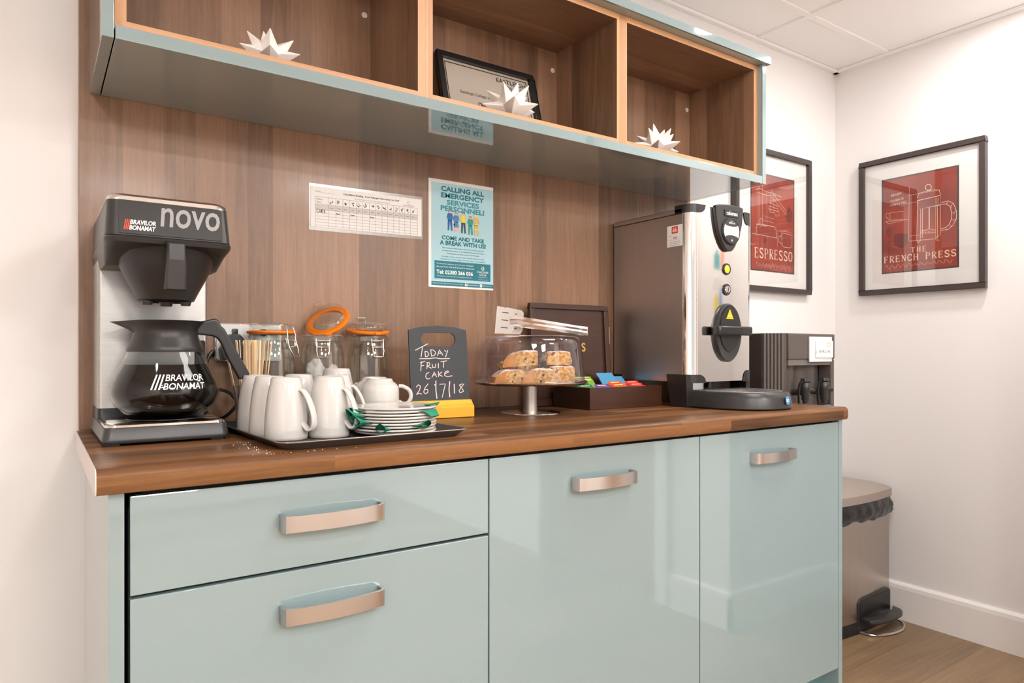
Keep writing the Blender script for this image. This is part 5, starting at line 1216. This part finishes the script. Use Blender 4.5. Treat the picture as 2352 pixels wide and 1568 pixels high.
# ------------------------------------------------------------------ pedal bin in the corner
pb = thing('pedal_bin', 'stainless steel pedal bin with black liner in the corner by the skirting', 'bin', (2.64, 1.52, 0))
def bo_(x0, x1, y0, y1, bow, r=.03):
    o_ = []; n = 12
    for i in range(n + 1): t = i / n; o_.append((x0 + (x1 - x0) * t, y0 - bow * math.sin(PI * t)))
    for i in range(1, 5): a = R(90 * i / 4 - 90); o_.append((x1 - r + r * math.cos(a) + .0, y1 - r - 0 + r * math.sin(a + R(90)) * 1.0)) if False else None
    o_ = [p for p in o_ if p]
    o_ += [(x1 + .004, y0 + .01), (x1 + .004, y1 - r), (x1 - r * .3, y1 - r * .3), (x1 - r, y1), (x0 + r, y1), (x0 + r * .3, y1 - r * .3), (x0 - .004, y1 - r), (x0 - .004, y0 + .01)]
    return o_
X0_, X1_, Y0_, Y1_ = 2.43, 2.808, 1.41, 1.63
obj('base_ring', B().loft([sec(bo_(X0_ - .002, X1_ + .002, Y0_ - .002, Y1_ + .002, .012), .0), sec(bo_(X0_ - .002, X1_ + .002, Y0_ - .002, Y1_ + .002, .012), .045)]), BLACK, pb)
obj('bin_body', B().loft([sec(bo_(X0_, X1_, Y0_, Y1_, .012), .0455), sec(bo_(X0_, X1_, Y0_, Y1_, .012), .492)]), brushed('bin_steel', (196, 186, 176), .34, (400, 400, 6), .1, .0), pb, smooth=True, ang=40)
ld = [sec(bo_(X0_ - .006, X1_ + .006, Y0_ - .008, Y1_ + .006, .014), .4935), sec(bo_(X0_ - .006, X1_ + .006, Y0_ - .008, Y1_ + .006, .014), .524), sec(bo_(X0_ + .0, X1_ - .0, Y0_ - .0, Y1_, .013), .531), sec(bo_(X0_ + .05, X1_ - .05, Y0_ + .035, Y1_ - .02, .01), .5485), sec(bo_(X0_ + .11, X1_ - .11, Y0_ + .075, Y1_ - .06, .006), .554)]
obj('lid', B().loft(ld), mat('taupe_lid', (168, 156, 146), .4, metal=.35), pb, smooth=True, ang=25, label='taupe domed lid')
b = B(); rnd = random.Random(6); n = 120; rows = []
base_o = bo_(X0_ - .003, X1_ + .003, Y0_ - .004, Y1_ + .003, .013)
def along(o_, t):
    L_ = [math.dist(o_[i], o_[(i + 1) % len(o_)]) for i in range(len(o_))]; s_ = t * sum(L_); i = 0
    while s_ > L_[i] and i < len(L_) - 1: s_ -= L_[i]; i += 1
    a, c = o_[i], o_[(i + 1) % len(o_)]; f_ = s_ / L_[i]; return Vector((a[0] + (c[0] - a[0]) * f_, a[1] + (c[1] - a[1]) * f_, 0))
cx_, cy_ = (X0_ + X1_) / 2, (Y0_ + Y1_) / 2
for j in range(9):
    v = j / 8; row = []
    for i in range(n):
        p = along(base_o, i / n); d = Vector((p.x - cx_, p.y - cy_, 0)).normalized()
        nn = noise.noise(Vector((i * .33, v * 3.0, 2.1))) * .007 + abs(noise.noise(Vector((i * .7 + v * 5, v * 6.0, 4.1)))) * .008 - .003 + noise.noise(Vector((i * .12 + v * 3, v * 2, 7.7))) * .008
        out_ = .003 + .010 * math.sin(PI * min(1, v * 1.0)) + nn * math.sin(PI * (v * .8 + .1))
        z_ = .4928 - .07 * v + (noise.noise(Vector((i * .15, 3, 3))) * .012 if j == 8 else 0)
        q = p + d * max(.0015, out_) + Vector((0, 0, z_)); q.x = min(q.x, 2.83); row.append(q)
    rows.append(row)
b.loft(rows, cap=False)
obj('bin_liner', b, mat('black_liner', (30, 31, 34), .22, bump=.5, bscale=55), pb, smooth=True, ang=80, label='crumpled black plastic liner')
obj('liner_knot', B().loft([[(2.6 + a * .02, 1.6 + c * .008, .53 + k_) for a, c in ((-1, -1), (1, -1), (1, 1), (-1, 1))] for k_ in (0,)] + [[(2.6 + a * .012, 1.6 + c * .004, .566) for a, c in ((-1, -1), (1, -1), (1, 1), (-1, 1))]]), MATS['black_liner'], pb)
pr_ = obj('pedal_recess', B().prism([(2.551, .012), (2.792, .012), (2.792, .118), (2.786, .13), (2.772, .136), (2.69, .139), (2.585, .136), (2.565, .13), (2.553, .118)], .0105, FR((0, 1.4065, 0), (1, 0, 0), (0, 0, 1))), CHAR, pb, bevel=.002)
obj('recess_hollow', B().prism([(2.563, .03), (2.782, .03), (2.782, .112), (2.774, .122), (2.69, .127), (2.58, .122), (2.565, .112)], .001, FR((0, 1.3955, 0), (1, 0, 0), (0, 0, 1))), BLACK, pr_)
pd = B().loft([[(x, y - d, z_) for y, z_ in ((1.395, .045), (1.395, .062), (1.362, .058), (1.355, .05), (1.36, .04))] for x, d in ((2.572, 0), (2.6, .016), (2.68, .028), (2.76, .022), (2.798, .004))])
obj('pedal', pd, CHAR, pb, bevel=.003)
obj('pedal_loop', B().tube(curve([(2.565, 1.396, .008), (2.585, 1.35, .006), (2.65, 1.322, .006), (2.73, 1.318, .006), (2.79, 1.345, .006), (2.80, 1.38, .012), (2.79, 1.396, .03)], 6), .0045, 8), SHINY, pb, smooth=True)

# sugar crumbs spilt on the worktop between the machine and the tray
b = B(); rnd = random.Random(9)
for i in range(46):
    x, y = rnd.gauss(.298, .010), rnd.uniform(1.09, 1.33); k = rnd.uniform(.0003, .0006)
    if i > 34: x, y = rnd.gauss(.36, .03), rnd.uniform(1.088, 1.1)
    if x > .306 and i <= 34: x = .304
    b.box(x - k, x + k, y - k, y + k, .9101, .9101 + 1.5 * k)
o = obj('sugar_grains', b, SUGAR); o['kind'] = 'stuff'; tag(o, 'scattered white sugar grains on the worktop beside the tray edge', 'sugar')
